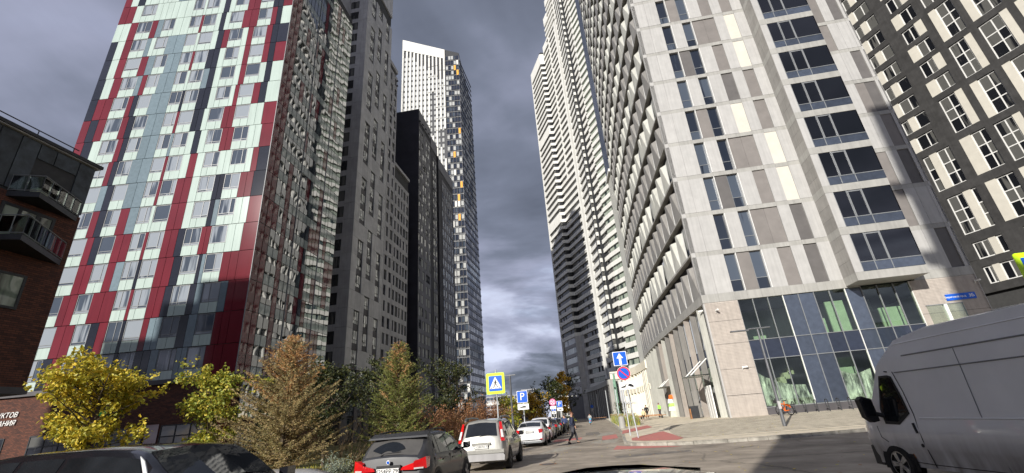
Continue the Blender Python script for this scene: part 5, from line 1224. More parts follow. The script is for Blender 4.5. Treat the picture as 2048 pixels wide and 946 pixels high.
# ================================================================ TREES
def branches(mb,p,d,L,r,depth,tips,m,rnd,up=.15,spread=.7,n=3,seg=3):
    pts=[p]; rr=[r]; q=p.copy(); dd=d.copy()
    for i in range(seg): dd=(dd+Vector((rnd.uniform(-.2,.2),rnd.uniform(-.2,.2),rnd.uniform(-.05,.2)*up*4))).normalized(); q=q+dd*L/seg; pts.append(q.copy()); rr.append(r*(1-.55*(i+1)/seg))
    mb.tube(pts,rr,m,5 if depth>1 else 4,False); 
    if depth<=1: tips+= [(x,dd) for x in pts[1:]]
    if depth>0:
        for i in range(n):
            k=rnd.randint(1,seg); a=rnd.uniform(0,6.28); s=Vector((math.cos(a),math.sin(a),rnd.uniform(-.1,.7))); nd=(dd*.6+s*spread).normalized(); branches(mb,pts[k],nd,L*rnd.uniform(.55,.75),rr[k]*.62,depth-1,tips,m,rnd,up,spread,n,seg)
def leafy(name,label,x,y,H,rad,lm,nleaf,size,seed,trunk=.08,zb=.2,shape=1.0,cat='tree',h0=.28,group=None):
    t=thing(name,label,cat,(x,y,zb),0,group); rnd=random.Random(seed); b=MB(); tips=[]; base=Vector((0,0,0)); top=Vector((rnd.uniform(-.2,.2),rnd.uniform(-.2,.2),H*.92))
    tp=[base.lerp(top,i/6)+Vector((rnd.uniform(-.05,.05),rnd.uniform(-.05,.05),0)) for i in range(7)]; b.tube(tp,[trunk*(1-.8*i/6) for i in range(7)],'bark',8)
    nb=26
    for i in range(nb):
        u=h0+(1-h0)*i/nb*.95; p=base.lerp(top,u); a=i*2.4+rnd.uniform(-.4,.4); r=rad*(math.sin(math.pi*min(1,(u-h0)/(1-h0)*.78+.17))**.8)*rnd.uniform(.45,1.25)*shape
        d=Vector((math.cos(a),math.sin(a),rnd.uniform(.2,.75))); branches(b,p,d.normalized(),max(.3,r*.78),trunk*.35,2,tips,'bark',rnd,n=3)
    b.build('trunk',t,world=False); lb=MB(); mi=lb.mi(lm)
    for i in range(nleaf):
        p,d=tips[rnd.randrange(len(tips))]; c=p+Vector((rnd.gauss(0,.09),rnd.gauss(0,.09),rnd.gauss(-.02,.07))); s=size*rnd.uniform(.6,1.25)
        a=Vector((rnd.gauss(0,1),rnd.gauss(0,1),rnd.gauss(-.4,.7))).normalized(); e_=a.cross(Vector((rnd.gauss(0,1),rnd.gauss(0,1),rnd.gauss(0,1)))).normalized(); k=len(lb.v)
        nn=a.cross(e_)*s*.12
        lb.v+=[tuple(c),tuple(c+a*s*.45+e_*s*.36+nn),tuple(c+a*s),tuple(c+a*s*.45-e_*s*.36+nn)]; lb.f.append((k,k+1,k+2,k+3)); lb.m.append(mi)
    lb.build('crown',t,world=False); return t
def conifer(label,x,y,H,rad,nm,seed,zb=.2,dens=1.0,bare=0,topm=None,group=None,name='spruce_tree',leanx=0):
    t=thing(name,label,'tree',(x,y,zb),0,group); rnd=random.Random(seed); b=MB(); b.tube([(0,0,0),(leanx*.5,0,H*.5),(leanx,0,H)],[.11,.07,.012],'bark',8); nb=MB(); nb.mi(nm)
    n=int(150*dens)
    for i in range(n):
        u=(i+rnd.random())/n; u=u**.92; z=.15+u*(H-.25); L=rad*(1-u)**.82*rnd.uniform(.55,1.16)+.10; a=i*2.399+rnd.uniform(-.5,.5); d=Vector((math.cos(a),math.sin(a),0)); droop=rnd.uniform(-.18,.22)+.5*u
        p0=Vector((leanx*z/H,0,z)); pts=[p0+d*L*s+Vector((0,0,L*(droop*s+.22*s*s))) for s in (0,.35,.7,1)]
        b.tube(pts,[.018,.013,.008,.003],'twig_brown',4,False)
        m_=nb.mi(topm if (topm and u>.45 and rnd.random()<(u-.35)*(1.0 if nm=='needle_brown' else .6)) else nm)
        nt=max(4,int(L*15*min(1.3,dens)))
        for j in range(nt):
            s=.12+.9*(j+rnd.random())/nt; s=min(s,1); q=p0+d*L*s+Vector((0,0,L*(droop*s+.22*s*s))); side=Vector((-d.y,d.x,0))*rnd.choice((-1,1))
            td=(d*.75+side*rnd.uniform(.3,1.0)+Vector((0,0,rnd.uniform(-.25,.5)))).normalized(); tl=rnd.uniform(.10,.26)*(1.15-.5*s)
            if rnd.random()<bare: b.tube([q,q+td*tl*1.3],[.005,.002],'twig_brown',3,False); continue
            k=int(7*tl/.2)+3; w=td.cross(Vector((0,0,1))).normalized()
            for e_ in range(k):   # needles tufts along the twig
                r=q+td*tl*e_/k; nd=(td*.6+Vector((rnd.gauss(0,.55),rnd.gauss(0,.55),rnd.gauss(.1,.5)))).normalized()*rnd.uniform(.05,.09); ww=nd.cross(Vector((rnd.gauss(0,1),rnd.gauss(0,1),rnd.gauss(0,1)))).normalized()*.011; kk=len(nb.v)
                nb.v+=[tuple(r-ww),tuple(r+ww),tuple(r+nd)]; nb.f.append((kk,kk+1,kk+2)); nb.m.append(m_)
    b.build('trunk',t,world=False); nb.build('crown',t,world=False); return t
def shrub(label,x,y,H,W_,lm,n,seed,size=.06,zb=.2,name='shrub',stems=9,group=None,cat='shrub'):
    t=thing(name,label,cat,(x,y,zb),0,group); rnd=random.Random(seed); b=MB(); tips=[]
    for i in range(stems): a=i*2.4; branches(b,Vector((math.cos(a)*W_*.2,math.sin(a)*W_*.2,0)),Vector((math.cos(a)*.45,math.sin(a)*.45,1)).normalized(),H*rnd.uniform(.5,.72),.018,2,tips,'twig_brown',rnd,n=3,spread=.55)
    b.build('stem',t,world=False)
    if n:
        lb=MB(); mi=lb.mi(lm)
        for i in range(n):
            p,d=tips[rnd.randrange(len(tips))]; c=p+Vector((rnd.gauss(0,.09),rnd.gauss(0,.09),rnd.gauss(0,.08))); s=size*rnd.uniform(.6,1.3); a=Vector((rnd.gauss(0,1),rnd.gauss(0,1),rnd.gauss(0,.7))).normalized(); e_=a.cross(Vector((rnd.gauss(0,1),rnd.gauss(0,1),rnd.gauss(0,1)))).normalized(); k=len(lb.v)
            lb.v+=[tuple(c),tuple(c+a*s*.5+e_*s*.34),tuple(c+a*s),tuple(c+a*s*.5-e_*s*.34)]; lb.f.append((k,k+1,k+2,k+3)); lb.m.append(mi)
        lb.build('crown',t,world=False)
    return t
leafy('linden_tree','large young tree with bright yellow and green leaves behind the black off roader',-18.3,15,4.4,2.25,'leaf_yellow',7600,.15,3,.09,.25)
leafy('linden_tree','smaller greener young tree standing between the large yellow tree and the browning spruce',-16.0,17.8,4.4,1.65,'leaf_yellowgreen',5200,.135,5,.08,.25)
conifer('tall browning spruce with a rusty top beside the bare shrub',-11.25,16,5.15,2.45,'needle_brown',11,dens=2.5,bare=.06,topm='needle_orange')
conifer('green conical spruce with brown tip behind the graphite crossover',-8.15,19,5.0,1.95,'needle_green',12,dens=2.3,bare=.05,topm='needle_orange')
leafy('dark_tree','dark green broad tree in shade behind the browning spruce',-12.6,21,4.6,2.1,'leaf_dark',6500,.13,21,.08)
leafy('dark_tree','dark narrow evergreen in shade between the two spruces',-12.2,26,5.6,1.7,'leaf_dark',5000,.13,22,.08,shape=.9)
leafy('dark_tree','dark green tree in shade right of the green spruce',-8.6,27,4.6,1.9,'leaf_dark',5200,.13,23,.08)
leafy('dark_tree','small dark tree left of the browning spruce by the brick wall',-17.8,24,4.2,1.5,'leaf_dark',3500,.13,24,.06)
shrub('bare grey brown shrub with thin upright stems between the two spruces',-9.6,17.4,2.0,1.2,None,0,31,stems=16,name='bare_shrub')
shrub('bare tangled shrub in front of the green spruce foot',-7.6,17.6,1.3,.9,'leaf_rust',260,32,stems=12,name='bare_shrub')
shrub('silvery pale green low bush at the lawn edge behind the graphite crossover',-8.3,14.6,.65,.7,'leaf_pale',1800,33,.05,stems=12,name='low_bush')
for i,(x,y,h,lb) in enumerate([(-7.4,22.5,2.0,'rust brown hedge shrub right behind the silver off roader'),(-7.6,25,2.2,'rust brown hedge shrub, second from the silver off roader'),(-7.7,27.6,2.5,'tall thin topped rust brown hedge shrub in the middle of the hedge'),(-7.5,30,2.1,'rust brown hedge shrub left of the white saloon'),(-7.6,33,2.3,'rust brown hedge shrub behind the yellow crossing sign'),(-7.9,37,2.5,'last rust brown hedge shrub before the yellow bushes')]):
    shrub(lb,x,y,h,1.3,'leaf_rust',3000,40+i,.085,stems=15,name='hedge_shrub',group='rust brown hedge along the parked cars')
leafy('small_tree','round yellow green bush tree between the crossing sign and the parking sign',-8.3,48,3.6,1.7,'leaf_yellowgreen',2600,.18,51,.06,h0=.1)
leafy('small_tree','golden round bush tree just left of the parking sign',-7.6,58,4.4,1.8,'leaf_gold',2400,.2,52,.06,h0=.1)
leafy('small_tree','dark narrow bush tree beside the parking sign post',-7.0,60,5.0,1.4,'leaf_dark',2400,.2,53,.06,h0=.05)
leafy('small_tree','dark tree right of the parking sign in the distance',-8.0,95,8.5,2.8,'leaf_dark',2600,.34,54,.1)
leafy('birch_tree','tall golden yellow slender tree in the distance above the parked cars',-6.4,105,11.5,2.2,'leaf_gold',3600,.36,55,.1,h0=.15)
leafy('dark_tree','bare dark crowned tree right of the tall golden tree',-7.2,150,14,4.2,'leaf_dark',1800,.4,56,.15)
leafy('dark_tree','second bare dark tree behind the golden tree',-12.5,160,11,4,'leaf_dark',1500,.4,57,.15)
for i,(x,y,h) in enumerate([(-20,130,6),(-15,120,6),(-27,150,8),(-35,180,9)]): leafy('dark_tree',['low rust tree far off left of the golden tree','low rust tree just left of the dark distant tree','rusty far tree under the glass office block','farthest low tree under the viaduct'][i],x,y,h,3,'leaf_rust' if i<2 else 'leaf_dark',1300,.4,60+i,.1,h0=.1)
shrub('small green yellow shrub on the left kerb near the second pedestrian',-3.6,66,1.2,1.2,'leaf_yellowgreen',500,71,.14,zb=.0)
# planter by the plaza kerb
t=thing('planter_bed','long planting bed of grasses and pale flowers along the right kerb before the pavilion','plant bed',(3.2,60,.15)); b=MB(); rnd=random.Random(8)
for i in range(5200):
    y=rnd.uniform(50,80); x=rnd.uniform(2.4,4.4+.0*y); h=rnd.uniform(.3,1.25); a=rnd.uniform(0,6.28); b.poly([(x-3.2-.03,y-60,0),(x-3.2+.03,y-60,0),(x-3.2+math.cos(a)*.2,y-60+math.sin(a)*.2,h)],'needle_green' if rnd.random()<.6 else 'leaf_yellowgreen' if rnd.random()<.7 else 'leaf_pale')
for i in range(700):
    y=rnd.uniform(50,80); x=rnd.uniform(2.4,4.4); h=rnd.uniform(.4,1.1); b.poly([(x-3.25,y-60,h),(x-3.15,y-60,h),(x-3.15,y-59.98,h+.1),(x-3.25,y-59.98,h+.1)],'leaf_pale' if i%2 else 'leaf_rust')
b.build('foliage',t,kind='stuff',world=False)
leafy('small_tree','small dark shrub tree by the green column and bench',4.0,72,2.6,1.1,'leaf_dark',1500,.14,75,.04,h0=.1)
# ================================================================ SIGNS (face the camera: -y)
RX=Matrix.Rotation(math.radians(90),4,'X')
def post(t,x,y,z0,z1,r=.035,m='pole_metal',x1=None,y1=None):
    b=MB(); b.tube([(x,y,z0),(x if x1 is None else x1,y if y1 is None else y1,z1)],r,m,10); b.build('post',t)
def plate2d(t,name,x,y,z,pts,m,th=.01,dy=0,parent=None,rad=0):
    b=MB(); b.prism([(x+p[0],z+p[1]) for p in pts],'y',y-th+dy,y+dy,m); return b.build(name,parent or t)
def rrect(w,h,r=.05,n=4):
    o=[]
    for cx,cy,a0 in ((w/2-r,h/2-r,0),(-w/2+r,h/2-r,90),(-w/2+r,-h/2+r,180),(w/2-r,-h/2+r,270)):
        for i in range(n+1): a=math.radians(a0+90*i/n); o.append((cx+r*math.cos(a),cy+r*math.sin(a)))
    return o
def circ(r,n=28,cx=0,cy=0): return [(cx+r*math.cos(2*math.pi*i/n),cy+r*math.sin(2*math.pi*i/n)) for i in range(n)]
def text(t,txt,size,m,x,y,z,name='letters'): link(name,textmesh(txt,size,m,.004),t,Matrix.Translation((x,y,z))@RX)
# pedestrian crossing
x,y,z=-4.80,23.4,3.42
t=thing('crossing_sign','pedestrian crossing sign with a bright yellow green border on a grey post','sign',(x,y,0)); post(t,x+.03,y+.05,0,4.1)
plate2d(t,'border',x,y,z,rrect(.95,1.02,.07),'sign_yellow',.02); plate2d(t,'plate',x,y,z,rrect(.69,.74,.03),'sign_blue',.012,-.02)
plate2d(t,'triangle',x,y,z,[(-.31,-.25),(.31,-.25),(0,.33)],'sign_white',.008,-.032)
b=MB()
def stick(b,pts,w,m,yy):
    for (x0,z0),(x1,z1) in zip(pts,pts[1:]):
        d=Vector((x1-x0,0,z1-z0)).normalized(); nn=Vector((-d.z,0,d.x))*w; p=Vector((x0,yy,z0)); q=Vector((x1,yy,z1)); b.hexa([p-nn,q-nn,q+nn,p+nn]+[v+Vector((0,-.008,0)) for v in (p-nn,q-nn,q+nn,p+nn)],m)
yy=y-.041
b.prism([(x+.0+a,z+.16+c) for a,c in circ(.032,12)],'y',yy-.008,yy,'sign_black')
stick(b,[(x,z+.12),(x+.01,z+.0)],.035,'sign_black',yy); stick(b,[(x+.01,z),(x-.04,z-.09),(x-.11,z-.20)],.018,'sign_black',yy); stick(b,[(x+.01,z),(x+.06,z-.09),(x+.12,z-.19)],.018,'sign_black',yy)
stick(b,[(x,z+.1),(x-.07,z+.03),(x-.06,z-.04)],.012,'sign_black',yy); stick(b,[(x,z+.1),(x+.08,z+.04),(x+.10,z+.0)],.012,'sign_black',yy)
b.build('walking_figure',t)
for dx in (-.23,.0,.2): b=MB(); stick(b,[(x+dx-.03,z-.215),(x+dx+.03,z-.215)],.012,'sign_black',yy); b.build('stripe',t)
# parking signs
def parking(x,y,z,label,s=1.0,back=False):
    t=thing('parking_sign',label,'sign',(x,y,0)); post(t,x+.03,y+.05,0,z+.4*s,.035)
    plate2d(t,'border',x,y,z,rrect(.72*s,.76*s,.05),'sign_white',.012); plate2d(t,'plate',x,y,z,rrect(.66*s,.70*s,.04),'sign_blue',.01,-.012)
    text(t,'P',.66*s,'sign_white',x,y-.03,z+.0)
    plate2d(t,'lower_plate',x+.02,y,z-.62*s,rrect(.74*s,.36*s,.02),'sign_white',.012); b=MB(); b.prism([(x-.2*s,z-.68*s),(x+.24*s,z-.68*s),(x+.2*s,z-.60*s),(x+.05*s,z-.56*s),(x-.05*s,z-.61*s),(x-.18*s,z-.62*s)],'y',y-.02,y-.013,'sign_black'); b.build('car_symbol',t); return t
parking(-4.63,31.15,3.0,'large blue parking sign with a white plate below, above the white saloon',1.0)
parking(-4.08,57.4,2.95,'small distant parking sign right of the round pink sign',.95)
parking(-5.9,70,2.7,'dark distant parking sign under the golden tree',.9)
x,y,z=-4.05,47.6,2.95
t=thing('clearway_sign','round pink red sign with a white plate in the distance by the parked cars','sign',(x,y,0)); post(t,x+.02,y+.04,0,z+.3)
mat('sign_pink',(.62,.10,.26),rough=.4); plate2d(t,'disc',x,y,z,circ(.34),'sign_pink',.012); plate2d(t,'ring',x,y,z,circ(.24),'sign_white',.006,-.012); plate2d(t,'disc_inner',x,y,z,circ(.21),'sign_pink',.006,-.018); b=MB()
for a in (45,135): c,s=math.cos(math.radians(a)),math.sin(math.radians(a)); stick(b,[(x-c*.22,z-s*.22),(x+c*.22,z+s*.22)],.025,'sign_white',y-.025)
b.build('cross',t); plate2d(t,'lower_plate',x,y,z-.5,rrect(.62,.26,.02),'sign_white',.012)
# one way + no parking on the right kerb (two posts)
x,y=1.98,29.0
t=thing('one_way_sign','one way arrow above a no parking disc and tow plate at the right kerb','sign',(2.25,y,.13)); post(t,2.28,y+.06,.13,5.0,.04,x1=1.93); post(t,2.05,y+3.2,.13,3.3,.04)
z=4.63; plate2d(t,'border',1.95,y,z,rrect(.84,.84,.05),'sign_white',.014); plate2d(t,'plate',1.95,y,z,rrect(.77,.77,.04),'sign_blue',.01,-.014); plate2d(t,'arrow',1.95,y,z,[(-.07,-.36),(.07,-.36),(.07,.02),(.2,.02),(0,.32),(-.2,.02),(-.07,.02)],'sign_white',.01,-.024)
z=3.74; x=2.03; plate2d(t,'disc',x,y,z,circ(.41),'sign_white',.012); plate2d(t,'red_ring',x,y,z,circ(.395),'sign_red',.006,-.012); plate2d(t,'blue_disc',x,y,z,circ(.315),'sign_blue',.006,-.018); b=MB(); stick(b,[(x-.24,z+.24),(x+.24,z-.24)],.035,'sign_red',y-.026); b.build('bar',t)
z=3.03; x=2.12; plate2d(t,'lower_plate',x,y,z,rrect(.9,.44,.02),'sign_white',.014); b=MB(); b.prism([(x-.36,z-.12),(x-.1,z-.1),(x-.08,z+.02),(x-.2,z-.02),(x-.36,z-.05)],'y',y-.022,y-.015,'sign_black'); b.prism([(x+.04,z-.02),(x+.36,z-.13),(x+.38,z-.02),(x+.27,z+.07),(x+.12,z+.1)],'y',y-.022,y-.015,'sign_black'); b.prism([(x-.12,z-.0),(x+.06,z+.12),(x+.05,z+.14),(x-.14,z+.03)],'y',y-.022,y-.015,'sign_black'); b.build('tow_symbol',t)
t=thing('road_sign','small dark blue round sign on a post under the grey striped tower','sign',(-.6,128,0)); post(t,-.6,128.1,0,3.6,.05); plate2d(t,'disc',-.6,128,3.3,circ(.42),'sign_blue',.03); plate2d(t,'lower_plate',-.55,128,2.4,rrect(.7,.9,.02),'stone_grey',.03)
# yellow sign edge at the right side of the frame
p=Vector((15.4,13.0,0)); t=thing('crossing_sign','bright yellow green sign cut off by the right edge of the photo above the van','sign',(15.7,13.6,0)); 
x,y,z=12.15,13.55,4.28
post(t,x+.03,y+.06,0,z+.3); plate2d(t,'border',x,y,z,rrect(.95,1.02,.07),'sign_yellow',.02); plate2d(t,'plate',x,y,z,rrect(.69,.74,.03),'sign_blue',.012,-.02)
t.location=(12.18,13.6,0) if False else t.location
# ================================================================ STREET FURNITURE
t=thing('street_lamp','dark double armed street lamp leaning over the striped forecourt','street lamp',(10.0,28.3,.16)); b=MB(); b.tube([(10.0,28.3,.16),(10.0,28.3,2.0),(10.0,28.3,5.5)],[.10,.085,.055],'lamp_metal',12); b.build('post',t)
b=MB(); b.tube([(10.0,28.3,.155),(10.0,28.3,.21)],.24,'dark_metal',16); b.build('base_plate',t); b=MB(); b.box(8.5,9.5,28.18,28.42,5.43,5.5,'lamp_metal'); b.box(9.5,10.7,28.22,28.38,5.5,5.56,'lamp_metal'); b.build('arm',t)
b=MB(); b.box(9.93,10.07,28.2,28.25,1.1,1.5,'stone_mid'); b.build('notice',t)
for i in range(6):
    x=14.6+i*.78; t=thing('bike_rack',['bike rack hoop next to the orange bicycle','second bike rack hoop from the orange bicycle','third bike rack hoop from the orange bicycle','fourth bike rack hoop from the orange bicycle','second bike rack hoop from the van','bike rack hoop nearest the van'][i],'bike rack',(x,38.4,pz(x,38.4)),0,'bike rack hoops along the glazed ground floor'); b=MB(); b.tube([(0,0,0),(0,0,.75),(0,.08,.84),(0,.3,.84),(0,.38,.75),(0,.38,.35)],.035,'dark_metal',8); b.tube([(.0,.38,.35),(.0,.1,.35)],.03,'dark_metal',6); b.build('hoop',t,world=False)
# bicycle
t=thing('bicycle','orange rental bicycle parked by the ribbed stone wall','bicycle',(13.6,37.6,pz(13.6,37.6)),math.radians(20)); mat('orange_paint',(.75,.14,.01),rough=.4)
def wheelm(t,c,R_):
    b=MB(); pr=[(c[0],c[1]+R_*math.cos(a*math.pi/10),c[2]+R_*math.sin(a*math.pi/10)) for a in range(21)]; b.tube(pr,.03,'tyre',6,False)
    for a in range(6): b.tube([c,(c[0],c[1]+R_*math.cos(a*1.047),c[2]+R_*math.sin(a*1.047))],.006,'alloy',4)
    b.build('wheel',t,world=False)
wheelm(t,(0,-.5,.34),.33); wheelm(t,(0,.58,.34),.33); b=MB()
for pts in ([(0,-.5,.34),(0,0,.3),(0,.42,.8),(0,.58,.34)],[(0,0,.3),(0,-.14,.95)],[(0,-.1,.75),(0,.42,.8)],[(0,.42,.8),(0,.38,1.12)]): b.tube(pts,.035,'orange_paint',8)
b.build('frame',t,world=False); b=MB(); b.tube([(-.32,.28,1.14),(0,.38,1.12),(.32,.28,1.14)],.02,'dark_metal',6); b.build('handlebar',t,world=False); b=MB(); b.hexa([(-.08,-.3,.95),(.08,-.3,.95),(.03,.02,.96),(-.03,.02,.96),(-.08,-.3,1.02),(.08,-.3,1.02),(.03,.02,1.0),(-.03,.02,1.0)],'tyre'); b.build('saddle',t,world=False); b=MB(); b.box(-.17,.17,.45,.75,.85,1.08,'dark_metal'); b.build('basket',t,world=False); b=MB(); b.prism([(-.62,.5),(-.1,.72),(-.3,.78),(-.62,.68)],'x',-.03,.03,'orange_paint'); b.build('mudguard',t,world=False)
t=thing('litter_bin','black litter bin with a wooden side by the glass doors of the grey tower','litter bin',(9.0,46.5,.35)); b=MB(); b.box(-.28,.42,-.3,.3,0,1.15,'dark_metal'); b.build('bin_body',t,world=False); b=MB(); b.box(-.36,-.285,-.28,.28,.05,1.0,'wood'); b.build('wooden_side',t,world=False); b=MB(); b.box(-.32,.46,-.34,.34,1.16,1.22,'dark_metal'); b.build('lid',t,world=False)
def bench(x,y,label,L=4.5):
    t=thing('bench',label,'bench',(x,y,pz(x,y))); 
    for i in range(5): link('plank',boxmesh(L,.18,.07,'wood'),t,Matrix.Translation((x,y+i*.2,pz(x,y)+.45)))
    for s in (-1,1): link('leg',boxmesh(.12,.8,.4,'dark_metal'),t,Matrix.Translation((x+s*L*.4,y+.4,pz(x,y)+.2)))
bench(6.4,62,'long brown wooden bench where a person in beige sits'); bench(7.2,66,'shorter wooden bench behind the occupied one',3); bench(.2,112,'far away orange brown bench before the grey arcade',4.5)
t=thing('bollard','short pale stone bollard at the start of the planting bed','bollard',(2.35,46,.14)); b=MB(); b.tube([(0,0,0),(0,0,.95),(0,0,1.02)],[.3,.28,.22],'band_stone',16); b.build('stone_post',t,world=False)
for i,(x,y,h,lb) in enumerate([(3.2,54,4.2,'slim grey light column at the near end of the planting bed'),(3.0,63,4.2,'slim grey light column in the middle of the planting bed'),(2.6,95,5.5,'slim grey light column at the far end of the kerb'),(1.0,125,6,'slim grey light column in front of the grey arcade')]):
    t=thing('light_column',lb,'street lamp',(x,y,.14),0,'slim light columns along the right kerb'); b=MB(); b.tube([(0,0,0),(0,0,h)],.07,'pole_metal',8); b.build('post',t,world=False); b=MB(); b.tube([(0,0,h),(.0,-.1,h+.25)],[.10,.09],'dark_metal',8); b.build('lamp_head',t,world=False)
t=thing('street_lamp','grey street lamp post in the distance behind the crossing sign','street lamp',(-6.9,40,0)); b=MB(); b.tube([(0,0,0),(0,0,5.2)],.09,'lamp_metal',8); b.build('post',t,world=False); b=MB(); b.box(-.5,.5,-.1,.1,5.2,5.28,'lamp_metal'); b.build('lamp_head',t,world=False)
t=thing('projecting_sign','blank square sign panel on a bracket behind the roof of the white van','sign',(25.6,36.5,3)); b=MB(); b.hexa([(24.7,36.5,4.9),(27.0,36.5,4.9),(27.0,36.62,4.9),(24.7,36.62,4.9),(24.7,36.5,7.0),(27.0,36.5,7.0),(27.0,36.62,7.0),(24.7,36.62,7.0)],'clear_green'); b.build('glass_sheet',t); b=MB(); b.box(25.75,25.95,36.46,36.66,.5,7.02,'white_frame'); b.box(24.66,27.04,36.47,36.65,7.0,7.06,'grey_frame'); b.build('post',t)
# entrance canopies on tie rods on the folded facade
for i,(y,lb) in enumerate(((43.2,'glass door canopy on white tie rods nearest the stone corner'),(61.5,'glass door canopy on tie rods near the pavilion'))):
    t=thing('door_canopy',lb,'canopy',(9.9,y,4)); b=MB(); b.box(8.3,10.0,y-1.6,y+1.6,3.95,4.0,'clear_rail'); b.build('glass_panel',t); b=MB()
    for s in (-1.2,1.2): b.tube([(8.5,y+s,4.0),(10.1,y+s,5.3)],.05,'white_frame',8); b.tube([(8.4,y+s,3.93),(10.0,y+s,3.93)],.035,'white_frame',6)
    b.build('tie_rod',t); b=MB(); 
    for s in (-.6,.2,1.0): b.box(9.9,10.0,y+s-.32,y+s+.32,.4,3.1,'white_frame')
    b.build('door',t)
t=thing('parasol','folded white parasol by the pavilion','parasol',(5.4,78,.3)); b=MB(); b.tube([(0,0,0),(0,0,2.6)],.05,'pole_metal',6); b.build('pole',t,world=False); b=MB(); b.tube([(0,0,2.3),(0,0,2.75)],[1.5,.05],'white_frame',10); b.build('canopy',t,world=False)
# ================================================================ PEOPLE
DG=None
def skin(edges,verts,m,parent,name,sub=1,root=0):
    me=bpy.data.meshes.new(name); me.from_pydata([v[:3] for v in verts],edges,[]); o=bpy.data.objects.new(name,me); COL.objects.link(o)
    md=o.modifiers.new('s','SKIN'); sv=me.skin_vertices[0].data
    for i,v in enumerate(verts): r=v[3]; sv[i].radius=(r,r) if not isinstance(r,tuple) else r
    sv[root].use_root=True
    if sub: s_=o.modifiers.new('u','SUBSURF'); s_.levels=sub; s_.render_levels=sub
    dg=bpy.context.evaluated_depsgraph_get(); nm=bpy.data.meshes.new_from_object(o.evaluated_get(dg)); bpy.data.objects.remove(o); nm.materials.clear(); nm.materials.append(MATS[m]); nm.polygons.foreach_set('use_smooth',[True]*len(nm.polygons)); nm.name=name
    r=bpy.data.objects.new(name,nm); COL.objects.link(r); r.parent=parent; return r
mat('skin',(.50,.28,.19),rough=.6); mat('hair_dark',(.03,.02,.015),rough=.7); mat('hair_red',(.14,.055,.03),rough=.7)
def person(label,x,y,z,rz,top,legs,shoe='trim_black',hair='hair_dark',pose='walk',H=1.76,stripes=None,seat=0,group=None,puffy=1.0):
    t=thing('person',label,'person',(x,y,z),rz); k=H/1.76
    if pose=='walk': Lh,Lk,La,Lt=(-.09,0,.90),(-.10,.17,.49),(-.10,.24,.09),(-.10,.38,.045); Rh,Rk,Ra,Rt=(.09,0,.90),(.10,-.06,.48),(.10,-.34,.14),(.10,-.22,.04)
    elif pose=='sit': Lh,Lk,La,Lt=(-.1,0,.52),(-.12,.42,.52),(-.12,.46,.1),(-.12,.6,.05); Rh,Rk,Ra,Rt=(.1,0,.52),(.12,.42,.52),(.12,.5,.1),(.12,.64,.05)
    else: Lh,Lk,La,Lt=(-.09,0,.90),(-.11,.02,.48),(-.12,-.02,.09),(-.12,.13,.045); Rh,Rk,Ra,Rt=(.09,0,.90),(.11,.03,.48),(.13,0,.09),(.13,.14,.045)
    dz=-.40 if pose=='sit' else 0
    P=lambda p,r: (p[0]*k,p[1]*k,p[2]*k,r*k)
    V=[P((0,0,.95+dz),.13),P(Lh,.10),P(Lk,.065),P(La,.045),P(Lt,.035),P(Rh,.10),P(Rk,.065),P(Ra,.045),P(Rt,.035),
       P((0,.0,1.15+dz),.13),P((0,-.01,1.36+dz),.13),P((0,0,1.47+dz),.06),P((0,.02,1.56+dz),.062),P((0,.03,1.66+dz),.092),P((0,.02,1.735+dz),.055),
       P((-.19,-.01,1.40+dz),.065),P((-.25,-.06,1.13+dz),.05),P((-.22,.10,.92+dz),.035),P((.19,-.01,1.40+dz),.065),P((.25,-.08,1.13+dz),.05),P((.20,.10,.95+dz),.035)]
    E=[(0,1),(1,2),(2,3),(3,4),(0,5),(5,6),(6,7),(7,8),(0,9),(9,10),(10,11),(11,12),(12,13),(13,14),(10,15),(15,16),(16,17),(10,18),(18,19),(19,20)]
    body=skin(E,V,'skin',t,'body',2)
    # clothing: thicker skins over the same joints
    f=puffy
    VT=[P((0,0,.90+dz),.155*f),P((0,0,1.12+dz),.158*f),P((0,-.01,1.36+dz),.152*f),P((0,0,1.46+dz),.085),P((-.20,-.01,1.40+dz),.085*f),P((-.26,-.06,1.13+dz),.07*f),P((-.225,.09,.94+dz),.052*f),P((.20,-.01,1.40+dz),.085*f),P((.26,-.08,1.13+dz),.07*f),P((.205,.09,.97+dz),.052*f)]
    skin([(0,1),(1,2),(2,3),(2,4),(4,5),(5,6),(2,7),(7,8),(8,9)],VT,top,t,'jacket',2)
    VL=[P((0,0,.93+dz),.14),P(Lh,.115),P(Lk,.08),P((La[0],La[1],La[2]+.03),.062),P(Rh,.115),P(Rk,.08),P((Ra[0],Ra[1],Ra[2]+.03),.062)]
    skin([(0,1),(1,2),(2,3),(0,4),(4,5),(5,6)],VL,legs,t,'trousers',2)
    for a,b in ((La,Lt),(Ra,Rt)): skin([(0,1),(1,2)],[P((a[0],a[1]-.05,a[2]-.02),.05),P((a[0],a[1]+.05,max(.045,b[2])),.05),P((b[0],b[1]+.03,b[2]),.035)],shoe,t,'shoe',1)
    hb=MB(); 
    for i in range(8):
        for j in range(5):
            def S_(i,j): th=math.pi*2*i/8; ph=math.pi*.5*(1-j/4)*1.05; return (.10*math.cos(th)*math.sin(ph)*k,(.015+.108*math.sin(th)*math.sin(ph))*k,(1.665+dz+.112*math.cos(ph))*k)
            if j<4: hb.poly([S_(i,j),S_(i+1,j),S_(i+1,j+1),S_(i,j+1)],hair)
    hb.build('hair',t,smooth=60,world=False)
    fb=MB(); fb.prism([(-.012*k,(1.64+dz)*k),(.012*k,(1.64+dz)*k),(0,(1.68+dz)*k)],'y',.10*k,.145*k,'skin')
